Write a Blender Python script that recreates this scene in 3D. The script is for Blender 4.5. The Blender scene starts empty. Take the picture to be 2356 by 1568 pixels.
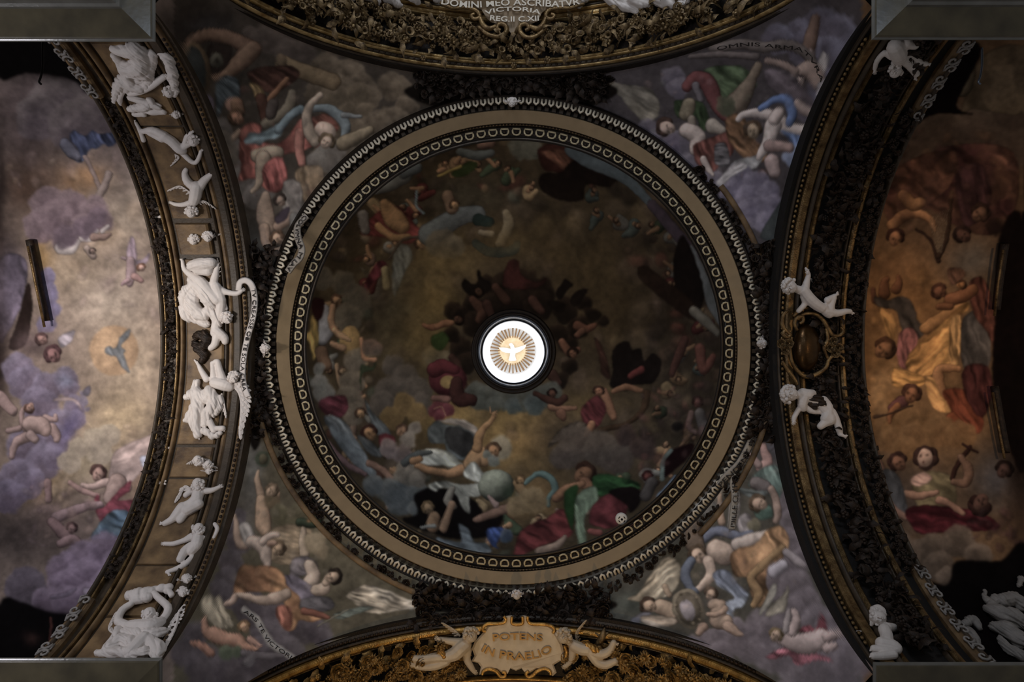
import bpy, math, random
import numpy as np
from mathutils import Vector, Matrix
R = random.Random(7)
C = bpy.context.scene.collection
F = 1600.0; CX, CY = 1178.0, 784.0; H0 = 1.6        # focal length in px of the 2356x1568 frame, principal point, eye height
PI = math.pi

# ---------------------------------------------------------------- camera, world, lights, exposure
cam = bpy.data.cameras.new('camera'); co = bpy.data.objects.new('camera', cam); C.objects.link(co)
co.location = (0, 0, H0); co.rotation_euler = (0, PI, 0)
cam.sensor_width = 36; cam.lens = 36*F/2356; cam.clip_start = .05; cam.clip_end = 100
bpy.context.scene.camera = co
wd = bpy.data.worlds.new('world'); bpy.context.scene.world = wd; wd.use_nodes = True
bg = wd.node_tree.nodes['Background']; bg.inputs[0].default_value = (.90, .85, .82, 1); bg.inputs[1].default_value = .15
vs = bpy.context.scene.view_settings
vs.view_transform = 'Standard'; vs.look = 'None'; vs.exposure = 0; vs.gamma = 1; vs.use_curve_mapping = False

def area(name, loc, target, size, power, col):
    l = bpy.data.lights.new(name, 'AREA'); l.shape = 'RECTANGLE'; l.size = size[0]; l.size_y = size[1]; l.energy = power; l.color = col
    o = bpy.data.objects.new(name, l); C.objects.link(o); o.location = loc
    o.rotation_euler = (Vector(target)-Vector(loc)).to_track_quat('-Z', 'Y').to_euler(); return o
def spot(name, loc, target, power, col, ang, blend=1.0, rad=.25):
    l = bpy.data.lights.new(name, 'SPOT'); l.energy = power; l.color = col; l.spot_size = math.radians(ang); l.spot_blend = blend; l.shadow_soft_size = rad
    o = bpy.data.objects.new(name, l); C.objects.link(o); o.location = loc
    o.rotation_euler = (Vector(target)-Vector(loc)).to_track_quat('-Z', 'Y').to_euler(); return o
area('nave_window_light', (0, 13, 7), (0, 0, 14), (4, 2.5), 400, (.84, .90, 1.0))
area('left_transept_window', (11, 0, 4.5), (4.5, 0, 14), (2, 2), 260, (.95, .93, 1.0))
for sg in (-1, 1): area('cornice_glint_fill', (sg*3.7, 6.7, .2), (sg*3.7, 6.7, 9), (1.3, 1.3), 75, (.72, .84, 1.0))  # added low panels, placed to mirror a bluish glint in the upper cornices
spot('left_vault_floodlight', (8.6, -.6, 6.0), (7.6, .15, 15), 2300, (1.0, .90, .80), 50)
spot('right_vault_floodlight', (-9.4, -.3, 6.0), (-8.6, -.2, 15), 420, (1.0, .66, .36), 66)
spot('altar_arch_floodlight', (-.2, -8.6, 5.5), (0, -5.6, 14.5), 700, (1.0, .66, .30), 80)
spot('left_arch_floodlight', (8.0, -1.0, 3.0), (5.6, -.3, 14.5), 240, (.92, .90, 1.0), 66)

# ---------------------------------------------------------------- geometry maths
def P(px, py, d): return (-(px-CX)*d/F, (CY-py)*d/F, d+H0)
AC, AR = 8.61, 4.69                                   # arch centre height above the eye, arch radius
def d_arch(a, rad=AR):
    k = 1+a*a; return (AC+math.sqrt(max(0, AC*AC-k*(AC*AC-rad*rad))))/k
def dLR(px, py): return d_arch((CY-py)/F)             # soffit of the left / right arches
def dTB(px, py): return d_arch((px-CX)/F)             # soffit of the top / bottom arches
VR = 5.0
def dV(px, py): return d_arch((CY-py)/F, VR)          # transept vaults
def dPen(px, py):
    a2 = ((px-CX)/F)**2+((py-CY)/F)**2; k = 1+a2
    return (9.03+math.sqrt(max(0, 81.54-k*35.24)))/k
def cen(d):
    t = (d-14)/4.3; px = 1181.5; py = 799+9*t
    return -(px-CX)*d/F, (CY-py)*d/F

# ---------------------------------------------------------------- materials
def nt(name):
    m = bpy.data.materials.new(name); m.use_nodes = True; return m, m.node_tree.nodes, m.node_tree.links, m.node_tree.nodes['Principled BSDF']
def srgb(c):
    return tuple(((v/255)/12.92 if v/255 <= .04045 else ((v/255+.055)/1.055)**2.4) for v in c)
def mat(name, c, rough=.6, metal=0, scale=6, var=.35, bump=.25, c2=None, spec=.5, emit=None, es=1):
    m, n, l, b = nt(name)
    b.inputs['Roughness'].default_value = rough; b.inputs['Metallic'].default_value = metal
    b.inputs['Specular IOR Level'].default_value = spec
    tc = n.new('ShaderNodeTexCoord'); no = n.new('ShaderNodeTexNoise'); no.inputs['Scale'].default_value = scale; no.inputs['Detail'].default_value = 6
    l.new(tc.outputs['Object'], no.inputs['Vector'])
    cr = n.new('ShaderNodeValToRGB'); cr.color_ramp.elements[0].position = .3; cr.color_ramp.elements[1].position = .7
    c = srgb(c); c2 = srgb(c2) if c2 else tuple(v*(1-var) for v in c)
    cr.color_ramp.elements[0].color = (*c2, 1); cr.color_ramp.elements[1].color = (*c, 1)
    l.new(no.outputs['Fac'], cr.inputs[0]); l.new(cr.outputs[0], b.inputs['Base Color'])
    if bump:
        n2 = n.new('ShaderNodeTexNoise'); n2.inputs['Scale'].default_value = scale*5; n2.inputs['Detail'].default_value = 4
        l.new(tc.outputs['Object'], n2.inputs['Vector'])
        bp = n.new('ShaderNodeBump'); bp.inputs['Strength'].default_value = bump; bp.inputs['Distance'].default_value = .02
        l.new(n2.outputs['Fac'], bp.inputs['Height']); l.new(bp.outputs[0], b.inputs['Normal'])
    if emit:
        b.inputs['Emission Color'].default_value = (*srgb(emit), 1); b.inputs['Emission Strength'].default_value = es
    return m
M = {}
M['stucco'] = mat('white_stucco', (222, 214, 208), .65, 0, 8, .12, .12)
M['stucco_grey'] = mat('grey_stucco', (150, 145, 140), .7, 0, 8, .3, .3)
M['stucco_mid'] = mat('aged_stucco', (190, 180, 166), .7, 0, 8, .3, .2)
M['stone'] = mat('brown_stone', (136, 110, 76), .6, 0, 3.5, .5, .35, c2=(70, 52, 34))
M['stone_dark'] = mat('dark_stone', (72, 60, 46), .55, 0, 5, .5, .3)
M['band'] = mat('tan_plaster', (160, 138, 106), .8, 0, 5, .14, .12)
M['eggm'] = mat('cream_gilding', (212, 196, 158), .5, .1, 20, .3, .1)
M['tooth'] = mat('cream_stucco', (236, 224, 200), .6, 0, 20, .3, .1)
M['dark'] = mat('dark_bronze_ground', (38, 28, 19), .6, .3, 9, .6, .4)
M['black'] = mat('black_ground', (20, 15, 11), .8, 0, 9, .5, .3)  # even near-black ground behind the right arch foliage
M['gold'] = mat('gilding', (226, 178, 98), .33, .6, 7, .45, .5, c2=(150, 106, 50))
M['gold_pale'] = mat('pale_gilding', (236, 206, 148), .33, .5, 7, .45, .5, c2=(150, 118, 70))
M['gold_dull'] = mat('dull_gilding', (150, 124, 84), .38, .6, 7, .5, .5, c2=(78, 58, 34))
M['gold_leaf'] = mat('gilded_foliage', (150, 126, 88), .42, .5, 12, .6, .4, c2=(58, 43, 27))
M['gold_warm'] = mat('warm_gilded_foliage', (186, 146, 82), .4, .5, 12, .6, .4, c2=(74, 54, 28))
M['bronze'] = mat('dark_bronze_foliage', (58, 44, 33), .55, .4, 12, .6, .4, c2=(26, 19, 14))
M['bronze_b'] = mat('bronze_boss', (92, 68, 42), .3, .8, 4, .5, .15)
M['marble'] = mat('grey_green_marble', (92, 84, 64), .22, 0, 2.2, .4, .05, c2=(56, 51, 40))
M['marble_lit'] = mat('lit_marble_edge', (112, 110, 104), .15, .0, 4, .3, .05)  # lit copy of the marble: brightness of the edges put into the colour
M['pier'] = mat('pier_marble', (90, 78, 64), .5, 0, 2, .4, .1)
M['cart'] = mat('cartouche_marble', (205, 186, 158), .45, 0, 5, .2, .1)
M['cart_t'] = mat('ochre_cartouche_ground', (150, 128, 98), .5, 0, 3, .25, .1)
M['letter_gold'] = mat('bronze_letter', (150, 116, 66), .45, .4, 9, .3, .1)
M['letter_white'] = mat('white_letter', (228, 218, 200), .5, 0, 9, .1, 0)
M['letter_dark'] = mat('dark_letter', (38, 32, 30), .8, 0, 9, .1, 0)
M['white'] = mat('lantern_plaster', (250, 248, 244), .8, 0, 5, .03, .0)
M['glory'] = mat('gilt_glory', (222, 200, 166), .8, 0, 6, .2, .1, c2=(204, 174, 132))
M['glory_ray'] = mat('bronze_ray', (132, 100, 66), .8, 0, 9, .4, .1)
M['steel'] = mat('blue_grey_moulding', (120, 128, 142), .22, .7, 6, .2, .05)
M['device'] = mat('white_plastic', (228, 224, 215), .5, 0, 5, .05, 0)
M['iron'] = mat('dark_iron', (26, 22, 22), .35, .8, 5, .2, 0)
M['win'] = mat('lantern_window_light', (255, 255, 255), .8, 0, 5, 0, 0, emit=(240, 246, 255), es=1.15)
def fresco(name, gain):
    m, n, l, b = nt(name); b.inputs['Roughness'].default_value = .9; b.inputs['Specular IOR Level'].default_value = .03
    at = n.new('ShaderNodeAttribute'); at.attribute_name = 'paint'
    tc = n.new('ShaderNodeTexCoord'); no = n.new('ShaderNodeTexNoise'); no.inputs['Scale'].default_value = 5; no.inputs['Detail'].default_value = 9; no.inputs['Roughness'].default_value = .65
    l.new(tc.outputs['Object'], no.inputs['Vector'])
    mr = n.new('ShaderNodeMapRange'); mr.inputs[1].default_value = .25; mr.inputs[2].default_value = .75; mr.inputs[3].default_value = .82*gain; mr.inputs[4].default_value = 1.18*gain
    l.new(no.outputs['Fac'], mr.inputs[0])
    vm = n.new('ShaderNodeVectorMath'); vm.operation = 'SCALE'
    l.new(at.outputs['Color'], vm.inputs[0]); l.new(mr.outputs[0], vm.inputs['Scale']); l.new(vm.outputs[0], b.inputs['Base Color'])
    return m
GAIN = dict(dome=3.9, pend=2.35, left=1.6, right=2.4)
M['f_dome'] = fresco('dome_fresco', GAIN['dome']); M['f_pend'] = fresco('pendentive_fresco', GAIN['pend'])
M['f_left'] = fresco('left_vault_fresco', GAIN['left']); M['f_right'] = fresco('right_vault_fresco', GAIN['right'])

# ---------------------------------------------------------------- object helpers
def mesh(name, V, Fc, smooth=True):
    me = bpy.data.meshes.new(name); me.from_pydata([tuple(map(float, v)) for v in V], [], Fc); me.update()
    if smooth: me.polygons.foreach_set('use_smooth', [True]*len(me.polygons))
    return me
def link(name, me, m, parent=None, label=None, cat=None, group=None, kind=None):
    o = bpy.data.objects.new(name, me); C.objects.link(o)
    if m and me and len(me.materials) == 0: me.materials.append(m)
    if parent: o.parent = parent
    if label: o['label'] = label
    if cat: o['category'] = cat
    if group: o['group'] = group
    if kind: o['kind'] = kind
    return o
def thing(name, loc, label, cat, group=None, kind=None):
    o = bpy.data.objects.new(name, None); C.objects.link(o); o.location = loc; o.empty_display_size = .2
    o['label'] = label; o['category'] = cat
    if group: o['group'] = group
    if kind: o['kind'] = kind
    return o
def child(o, parent):            # parent keeping world placement (parents carry only translation)
    o.parent = parent; o.location = Vector(o.location)-Vector(parent.location); return o
class MB:
    def __init__(s): s.V = []; s.F = []
    def add(s, V, Fc):
        n = len(s.V); s.V += [tuple(v) for v in V]; s.F += [tuple(i+n for i in f) for f in Fc]
    def grid(s, pts, cu=False, cv=False):       # pts[i][j]
        n = len(s.V); a = len(pts); b = len(pts[0])
        for r in pts: s.V += [tuple(v) for v in r]
        for i in range(a if cu else a-1):
            for j in range(b if cv else b-1):
                i2 = (i+1) % a; j2 = (j+1) % b
                s.F.append((n+i*b+j, n+i*b+j2, n+i2*b+j2, n+i2*b+j))
    def tube(s, pts, rad, seg=8, cap=True):     # world points, radii
        pts = [Vector(p) for p in pts]; n0 = len(s.V); k = len(pts); up = None
        for i, p in enumerate(pts):
            t = (pts[min(i+1, k-1)]-pts[max(i-1, 0)]).normalized()
            if up is None: up = t.orthogonal().normalized()
            else:
                up = (up-t*up.dot(t)); up = up.normalized() if up.length > 1e-6 else t.orthogonal().normalized()
            v = t.cross(up); r = rad[i] if hasattr(rad, '__len__') else rad
            for j in range(seg):
                a = 2*PI*j/seg; s.V.append(tuple(p+up*(math.cos(a)*r)+v*(math.sin(a)*r)))
        for i in range(k-1):
            for j in range(seg):
                s.F.append((n0+i*seg+j, n0+i*seg+(j+1) % seg, n0+(i+1)*seg+(j+1) % seg, n0+(i+1)*seg+j))
        if cap:
            s.F.append(tuple(n0+j for j in range(seg))[::-1]); s.F.append(tuple(n0+(k-1)*seg+j for j in range(seg)))
    def ball(s, c, r, nu=8, nv=6, sc=(1, 1, 1)):
        n = len(s.V)
        s.V.append((c[0], c[1], c[2]+r*sc[2]))
        for i in range(1, nv):
            for j in range(nu):
                a = PI*i/nv; b = 2*PI*j/nu
                s.V.append((c[0]+r*sc[0]*math.sin(a)*math.cos(b), c[1]+r*sc[1]*math.sin(a)*math.sin(b), c[2]+r*sc[2]*math.cos(a)))
        s.V.append((c[0], c[1], c[2]-r*sc[2])); e = len(s.V)-1
        for j in range(nu):
            s.F.append((n, n+1+j, n+1+(j+1) % nu)); s.F.append((e, e-nu+(j+1) % nu, e-nu+j))
        for i in range(nv-2):
            for j in range(nu):
                a = n+1+i*nu; s.F.append((a+j, a+nu+j, a+nu+(j+1) % nu, a+(j+1) % nu))
    def box(s, c, h):
        x, y, z = c; a, b, d = h
        s.add([(x+i*a, y+j*b, z+k*d) for i in (-1, 1) for j in (-1, 1) for k in (-1, 1)],
              [(0, 1, 3, 2), (4, 6, 7, 5), (0, 4, 5, 1), (2, 3, 7, 6), (0, 2, 6, 4), (1, 5, 7, 3)])
    def me(s, name, smooth=True): return mesh(name, s.V, s.F, smooth)
def catmull(pts, n=6, closed=False):
    pts = [tuple(p) for p in pts]; k = len(pts); out = []
    rng = range(k if closed else k-1)
    for i in rng:
        g = (lambda j: pts[j % k]) if closed else (lambda j: pts[min(max(j, 0), k-1)])
        p0, p1, p2, p3 = g(i-1), g(i), g(i+1), g(i+2)
        for s in range(n):
            t = s/n
            out.append(tuple(.5*((2*b)+(-a+c)*t+(2*a-5*b+4*c-d)*t*t+(-a+3*b-3*c+d)*t**3) for a, b, c, d in zip(p0, p1, p2, p3)))
    if not closed: out.append(pts[-1])
    return out
def nums(s): return [tuple(float(v) for v in q.split(',')) for q in s.split()]

# ================================================================ PAINTING of the frescoes (colour only; sampled onto the vault meshes)
S = .62; W, Hh = int(2356*S), int(1568*S)
cv = np.zeros((Hh, W, 3), np.float32)
gy, gx = np.mgrid[0:Hh, 0:W].astype(np.float32); gx = gx/S; gy = gy/S
rng = np.random.RandomState(3)
def vnoise(cell):
    h = int(1568/cell)+3; w = int(2356/cell)+3; g = rng.rand(h, w).astype(np.float32)
    u = gx/cell; v = gy/cell; i = u.astype(int); j = v.astype(int); fu = u-i; fv = v-j
    fu = fu*fu*(3-2*fu); fv = fv*fv*(3-2*fv)
    return (g[j, i]*(1-fu)*(1-fv)+g[j, i+1]*fu*(1-fv)+g[j+1, i]*(1-fu)*fv+g[j+1, i+1]*fu*fv)-.5
nA = vnoise(70)*1.0+vnoise(34)*.6+vnoise(16)*.4
nB = vnoise(40)*1.0+vnoise(19)*.7+vnoise(9)*.5
nD = vnoise(26)*.7+vnoise(11)*.8+vnoise(5)*.6
wx = gx+vnoise(22)*9+vnoise(9)*4; wy = gy+vnoise(22)*9+vnoise(9)*4
wx2 = gx+vnoise(12)*3; wy2 = gy+vnoise(12)*3
LUT = rng.rand(128, 128).astype(np.float32)-.5
def lut(u, v):
    i = np.floor(u).astype(int); j = np.floor(v).astype(int); fu = u-i; fv = v-j; fu = fu*fu*(3-2*fu); fv = fv*fv*(3-2*fv); a = i % 128; b = j % 128; c = (i+1) % 128; d = (j+1) % 128
    return LUT[b, a]*(1-fu)*(1-fv)+LUT[b, c]*fu*(1-fv)+LUT[d, a]*(1-fu)*fv+LUT[d, c]*fu*fv
LI = (-.35, -.6, .72)
def win(x0, y0, x1, y1, pad):
    a = max(0, int((y0-pad)*S)); b = min(Hh, int((y1+pad)*S)+1); c = max(0, int((x0-pad)*S)); d = min(W, int((x1+pad)*S)+1)
    return slice(a, max(a, b)), slice(c, max(c, d))
def mixin(sl, col, al): cv[sl] = cv[sl]*(1-al[..., None])+col*al[..., None]
def C3(c): return np.array(c, np.float32)
def sf(x, y, rx, ry, c, a=.8, rot=0):                   # soft patch
    sl = win(x-2*max(rx, ry), y-2*max(rx, ry), x+2*max(rx, ry), y+2*max(rx, ry), 2)
    X = wx[sl]-x; Y = wy[sl]-y; cr, sr = math.cos(rot), math.sin(rot); U = (X*cr+Y*sr)/rx; V = (-X*sr+Y*cr)/ry
    mixin(sl, C3(c)*(1+.15*nB[sl][..., None]), a*np.exp(-(U*U+V*V)*1.4))
def el(x, y, rx, ry, c, rot=0, shade=.5, soft=1.5, a=1.0):  # shaded ellipse
    m = max(rx, ry); sl = win(x-m, y-m, x+m, y+m, 4)
    X = wx2[sl]-x; Y = wy2[sl]-y; cr, sr = math.cos(rot), math.sin(rot); U = (X*cr+Y*sr)/rx; V = (-X*sr+Y*cr)/ry
    t = np.sqrt(U*U+V*V); al = np.clip((1-t)*min(rx, ry)/soft+.5, 0, 1)*a
    nz = np.sqrt(np.clip(1-t*t, 0, 1)); d = (X/m)*LI[0]+(Y/m)*LI[1]+nz*LI[2]
    sh = 1-shade*.75+shade*1.15*np.clip(d, 0, 1)
    mixin(sl, C3(c)[None, None]*sh[..., None]*(1+.08*nB[sl][..., None]), al)
def cl(s, base, light, shade=1.0, dirn=(-.3, -.7)):      # scalloped cloud
    base = C3(base); light = C3(light)
    for x, y, r in nums(s):
        sl = win(x-r, y-r, x+r, y+r, 6); X = wx[sl]-x; Y = wy[sl]-y; t = np.sqrt(X*X+Y*Y)/r
        al = np.clip((1-t)*r/(5+r*.12)+.5, 0, 1); al = al*al*(3-2*al)*.93
        q = np.clip((X*dirn[0]+Y*dirn[1])/r*.9+t*t*.45+.12+nB[sl]*.35, 0, 1)*shade
        col = base+(light-base)*q[..., None]; col = col*(1+.10*nA[sl][..., None])
        mixin(sl, col, al*np.clip(1.15-t*.25, 0, 1))
def lb(c, s, shade=.68, soft=1.6):                        # rounded tapering limb / fold
    pts = nums(s); pts = catmull(pts, 5) if len(pts) > 2 else pts
    xs = [p[0] for p in pts]; ys = [p[1] for p in pts]; m = max(p[2] for p in pts)
    sl = win(min(xs), min(ys), max(xs), max(ys), m+4); X = wx2[sl]; Y = wy2[sl]
    best = np.full(X.shape, 9e9, np.float32); nx = np.zeros_like(best); ny = np.zeros_like(best); rr = np.ones_like(best)
    for a, b in zip(pts[:-1], pts[1:]):
        dx, dy = b[0]-a[0], b[1]-a[1]; L2 = dx*dx+dy*dy+1e-6
        t = np.clip(((X-a[0])*dx+(Y-a[1])*dy)/L2, 0, 1); ex = X-(a[0]+t*dx); ey = Y-(a[1]+t*dy); w = a[2]+(b[2]-a[2])*t
        q = np.sqrt(ex*ex+ey*ey)-w; k = q < best
        best = np.where(k, q, best); nx = np.where(k, ex/w, nx); ny = np.where(k, ey/w, ny); rr = np.where(k, w, rr)
    al = np.clip(-best/soft+.5, 0, 1); tt = np.clip(nx*nx+ny*ny, 0, 1); nz = np.sqrt(1-tt)
    d = nx*LI[0]+ny*LI[1]+nz*LI[2]; sh = (1-shade*.62+shade*.85*np.clip(d, 0, 1))*(1-.38*np.clip((tt-.72)/.28, 0, 1))
    col = C3(c)[None, None]*sh[..., None]; col[..., 0] *= 1+.05*(1-sh); mixin(sl, col*(1+.06*nB[sl][..., None]), al)
def pg(c, s, ang=None, amp=.3, per=11, feather=2, curve=True, c2=None):   # filled shape with painted folds
    pts = nums(s); pts = catmull(pts, 5, True) if curve else pts
    xs = [p[0] for p in pts]; ys = [p[1] for p in pts]; sl = win(min(xs), min(ys), max(xs), max(ys), 8+feather); X = wx2[sl]; Y = wy2[sl]
    ins = np.zeros(X.shape, bool); n = len(pts)
    for i in range(n):
        x1, y1 = pts[i]; x2, y2 = pts[(i+1) % n]
        if y1 == y2: continue
        ins ^= ((y1 > Y) != (y2 > Y)) & (X < (x2-x1)*(Y-y1)/(y2-y1)+x1)
    al = ins.astype(np.float32)
    for _ in range(max(1, int(feather))):
        p = np.pad(al, 1, mode='edge'); al = (p[:-2, 1:-1]+p[2:, 1:-1]+p[1:-1, :-2]+p[1:-1, 2:]+al)/5
    edge = al.copy()
    for _ in range(6):
        p = np.pad(edge, 1, mode='edge'); edge = (p[:-2, 1:-1]+p[2:, 1:-1]+p[1:-1, :-2]+p[1:-1, 2:]+edge)/5
    sh = .56+.48*edge
    if ang is not None:
        a = math.radians(ang); u = -X*math.sin(a)+Y*math.cos(a)+nA[sl]*per*1.5; v = X*math.cos(a)+Y*math.sin(a)
        w = lut(u/(per*.8), v/(per*4))*1.5+lut(u/(per*.4)+9, v/(per*2.5))*.7; sh = sh*(1+amp*1.7*w)
    col = C3(c)[None, None]*sh[..., None]
    if c2 is not None:
        q = np.clip(.5+nA[sl]*1.6, 0, 1)[..., None]; col = col*(1-q)+C3(c2)*sh[..., None]*q
    mixin(sl, col*(1+.10*nB[sl][..., None]), al)
def hd(x, y, r, ang, skin, hair):                        # painted head, ang = direction the face points in the picture (deg, 0 right, 90 down)
    a = math.radians(ang); c, sn = math.cos(a), math.sin(a); hq = [v*.72 for v in hair]
    for u, v, q in ((-.28, -.35, .62), (-.28, .35, .62), (-.42, 0, .6), (.1, -.58, .42), (.1, .58, .42)): el(x+(c*u-sn*v)*r, y+(sn*u+c*v)*r, r*q, r*q, hq, shade=.6)
    fx, fy = x+c*r*.16, y+sn*r*.16
    el(fx, fy, r*.80, r*.60, [min(235, v*1.06) for v in skin], rot=a, shade=.62, soft=2.2)
    sf(fx+c*r*.02-sn*r*.0, fy+sn*r*.02, r*.16, r*.42, [v*.62 for v in skin], .45, rot=a)
    for s_ in (-1, 1):
        sf(fx+c*r*.02-sn*s_*r*.26, fy+sn*r*.02+c*s_*r*.26, r*.11+.6, r*.13+.6, [v*.34 for v in skin], .8); sf(fx+c*r*.34-sn*s_*r*.30, fy+sn*r*.34+c*s_*r*.30, r*.16, r*.16, [min(235, v*1.15) for v in skin], .4)
    lb([v*.85 for v in skin], '%f,%f,%f %f,%f,%f' % (fx+c*r*.05, fy+sn*r*.05, r*.06+.4, fx+c*r*.30, fy+sn*r*.30, r*.09+.4)); sf(fx+c*r*.48, fy+sn*r*.48, r*.07+.5, r*.18, [v*.45 for v in skin], .7, rot=a)
    sf(x-sn*r*.75, y+c*r*.75, r*.3, r*.3, [v*.5 for v in hair], .4)
def clutter(x0, y0, x1, y1, n, cols, rmin, rmax, a=.35, seed=1, inside=None):
    q = random.Random(seed)
    for _ in range(n):
        x = q.uniform(x0, x1); y = q.uniform(y0, y1)
        if inside and not inside(x, y): continue
        c = q.choice(cols); r = q.uniform(rmin, rmax); t = q.uniform(0, PI)
        el(x, y, r, r*q.uniform(.35, .9), c, rot=t, shade=.6, soft=r*.5, a=a)

# ---- left vault
SL = np.s_[:, :int(420*S)]
cv[:, :int(430*S)] = C3((112, 97, 88))
for a in [(200, 230, 210, 110, (84, 74, 80), .95), (60, 300, 90, 140, (74, 62, 62), .8), (300, 400, 90, 90, (112, 100, 98), .7), (190, 410, 70, 38, (136, 100, 68), .9),
          (60, 430, 90, 80, (66, 50, 42), .95), (10, 600, 50, 120, (52, 42, 40), .95), (300, 500, 90, 90, (140, 126, 112), .8), (170, 620, 90, 80, (140, 122, 102), .8),
          (260, 700, 110, 90, (160, 145, 132), .8), (300, 830, 110, 110, (150, 132, 112), .8), (280, 960, 110, 80, (146, 126, 98), .8), (200, 1060, 90, 60, (136, 122, 100), .8),
          (60, 1120, 90, 50, (128, 100, 52), .7), (40, 1230, 140, 90, (60, 52, 50), .95), (340, 1120, 60, 80, (134, 106, 90), .8), (120, 1200, 90, 60, (100, 82, 78), .6), (95, 590, 30, 60, (140, 108, 66), .8), (230, 540, 60, 30, (140, 118, 96), .6)]: sf(*a)
cl('130,250,72 210,262,52 90,270,55 170,290,60 270,270,50', (84, 74, 78), (112, 102, 100), 1, (-.1, -.7))
clutter(20, 340, 370, 760, 60, [(128, 112, 108), (140, 118, 100), (118, 100, 100), (150, 134, 120)], 8, 26, .25, 5)
clutter(120, 950, 370, 1180, 50, [(140, 122, 108), (128, 108, 90), (150, 130, 104)], 8, 24, .28, 6)
pg((62, 68, 92), '160,318 172,300 196,312 212,300 228,308 262,305 268,325 252,338 238,332 222,342 205,345 190,372 172,368 180,345', 70, .35, 9)
lb((98, 98, 112), '150,330,13 165,350,14 178,362,9'); hd(272, 318, 7, 0, (110, 100, 100), (70, 66, 80))
lb((120, 104, 100), '195,360,5 215,400,5 232,440,4'); lb((122, 108, 104), '250,400,9 240,430,10 225,455,8')
cl('110,470,42 165,470,36 215,482,33 95,520,42 235,510,27 150,545,34 195,520,32 130,500,40', (84, 70, 78), (112, 96, 102), 1, (-.2, -.5))
for q in ['140,570,14 165,575,10 180,555,6', '190,548,9 210,545,8 222,530,5', '235,532,6 248,520,4']: lb((138, 130, 130), q, .3, 4)
cl('150,545,28 195,522,26 225,500,24', (78, 66, 76), (92, 78, 88), 1)
lb((112, 92, 86), '215,545,9 240,545,8 252,540,5'); lb((118, 104, 98), '200,570,8 215,590,8'); hd(213, 578, 9, 60, (100, 84, 78), (80, 66, 64))
pg((126, 110, 122), '296,602 292,575 304,542 314,575 312,600', 80, .2, 6); pg((120, 106, 118), '310,600 328,595 345,580 340,600 320,612', 20, .2)
lb((132, 112, 116), '300,600,10 302,625,12 298,650,9'); lb((126, 108, 112), '288,595,4 280,592,3'); lb((128, 100, 98), '310,635,9 325,645,6'); lb((124, 102, 106), '296,645,6 284,650,5 280,655,3'); hd(325, 615, 11, 60, (134, 108, 100), (118, 84, 70))
sf(0, 640, 60, 70, (92, 86, 102), .9); pg((80, 72, 86), '0,600 62,600 50,700 20,760 0,780', 70, .25, 20); pg((30, 22, 20), '64,650 74,700 60,790 20,800 40,740', None)
sf(0, 830, 26, 150, (34, 26, 25), .9)
cl('108,640,22 116,668,18 120,715,20 108,745,22 112,690,18', (92, 86, 114), (104, 98, 126))
el(262, 806, 56, 58, (150, 122, 96), shade=.12, soft=6); sf(262, 806, 30, 32, (160, 132, 104), .5)
pg((92, 94, 98), '298,757 296,775 280,795 288,805 284,815 292,835 300,858 282,845 268,822 256,820 242,812 240,800 252,797 262,800 272,790 276,775', 60, .12, 8)
sf(80, 790, 60, 40, (88, 72, 74), .8); hd(122, 815, 22, 50, (116, 84, 84), (96, 66, 70)); pg((118, 110, 118), '135,775 170,758 168,775 160,790 140,800', 20, .2)
hd(96, 780, 16, 40, (112, 86, 82), (90, 66, 66))
cl('40,850,38 60,880,42 110,890,36 152,868,28 160,895,24 90,930,44 170,935,26 172,965,24 140,975,38 120,1010,40 60,1030,48 100,1060,42 40,1100,46 70,1110,36 125,1050,30 20,1140,40', (82, 72, 88), (106, 98, 118))
pg((140, 122, 122), '120,920 150,912 180,922 190,945 170,925 150,922', 10, .1); sf(150, 870, 20, 22, (108, 112, 136), .7); sf(160, 985, 18, 50, (88, 80, 118), .7, .4)
for q in ['62,935,8 50,950,6 50,970,6 58,985,8', '30,945,12 10,925,14 0,910,12', '60,1005,14 35,1020,9 28,1050,7', '105,960,8 125,965,7 128,955,5', '20,990,8 45,985,7', '120,985,12 130,1000,10 130,1012,7']: lb((132, 110, 108), q)
lb((140, 118, 114), '70,975,20 95,978,20 105,990,14'); lb((134, 114, 112), '70,1000,12 80,1010,10'); hd(68, 938, 13, -60, (140, 110, 100), (108, 78, 70))
cl('195,920,11 192,905,7 200,940,7', (96, 88, 104), (108, 100, 112)); pg((90, 84, 96), '190,900 205,885 208,900 200,912', None)
cl('230,1040,30 250,1000,26 215,1010,24 180,1030,22 160,1060,26', (128, 116, 104), (140, 128, 112), .8)
pg((150, 130, 126), '250,1110 256,1060 268,1035 300,1018 345,1000 377,984 372,1012 352,1040 388,1052 392,1060 380,1070 330,1082 300,1112 275,1130', -25, .16, 13)
pg((150, 152, 168), '322,1052 350,1048 388,1052 392,1062 378,1070 335,1080', 5, .15, 8)
hd(226, 1088, 20, 110, (146, 116, 108), (92, 66, 62)); lb((156, 132, 126), '290,1120,14 250,1110,11 215,1118,8 190,1116,5'); lb((140, 112, 108), '160,1110,5 190,1128,7 225,1140,6')
lb((140, 118, 112), '270,1110,22 255,1145,18'); pg((128, 50, 64), '222,1180 216,1150 226,1138 235,1165 262,1140 300,1105 296,1130 270,1150 318,1150 338,1170 334,1225 310,1210 300,1180 250,1178 235,1200', 35, .28, 13)
lb((130, 108, 110), '130,1190,14 160,1178,12 200,1165,10 230,1160,9'); lb((116, 92, 92), '120,1200,12 145,1225,14 165,1245,10'); hd(165, 1215, 14, 100, (110, 86, 84), (80, 58, 58)); lb((122, 98, 98), '110,1110,10 112,1150,8'); lb((124, 100, 100), '140,1250,10 170,1240,12 190,1260,8')
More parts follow.
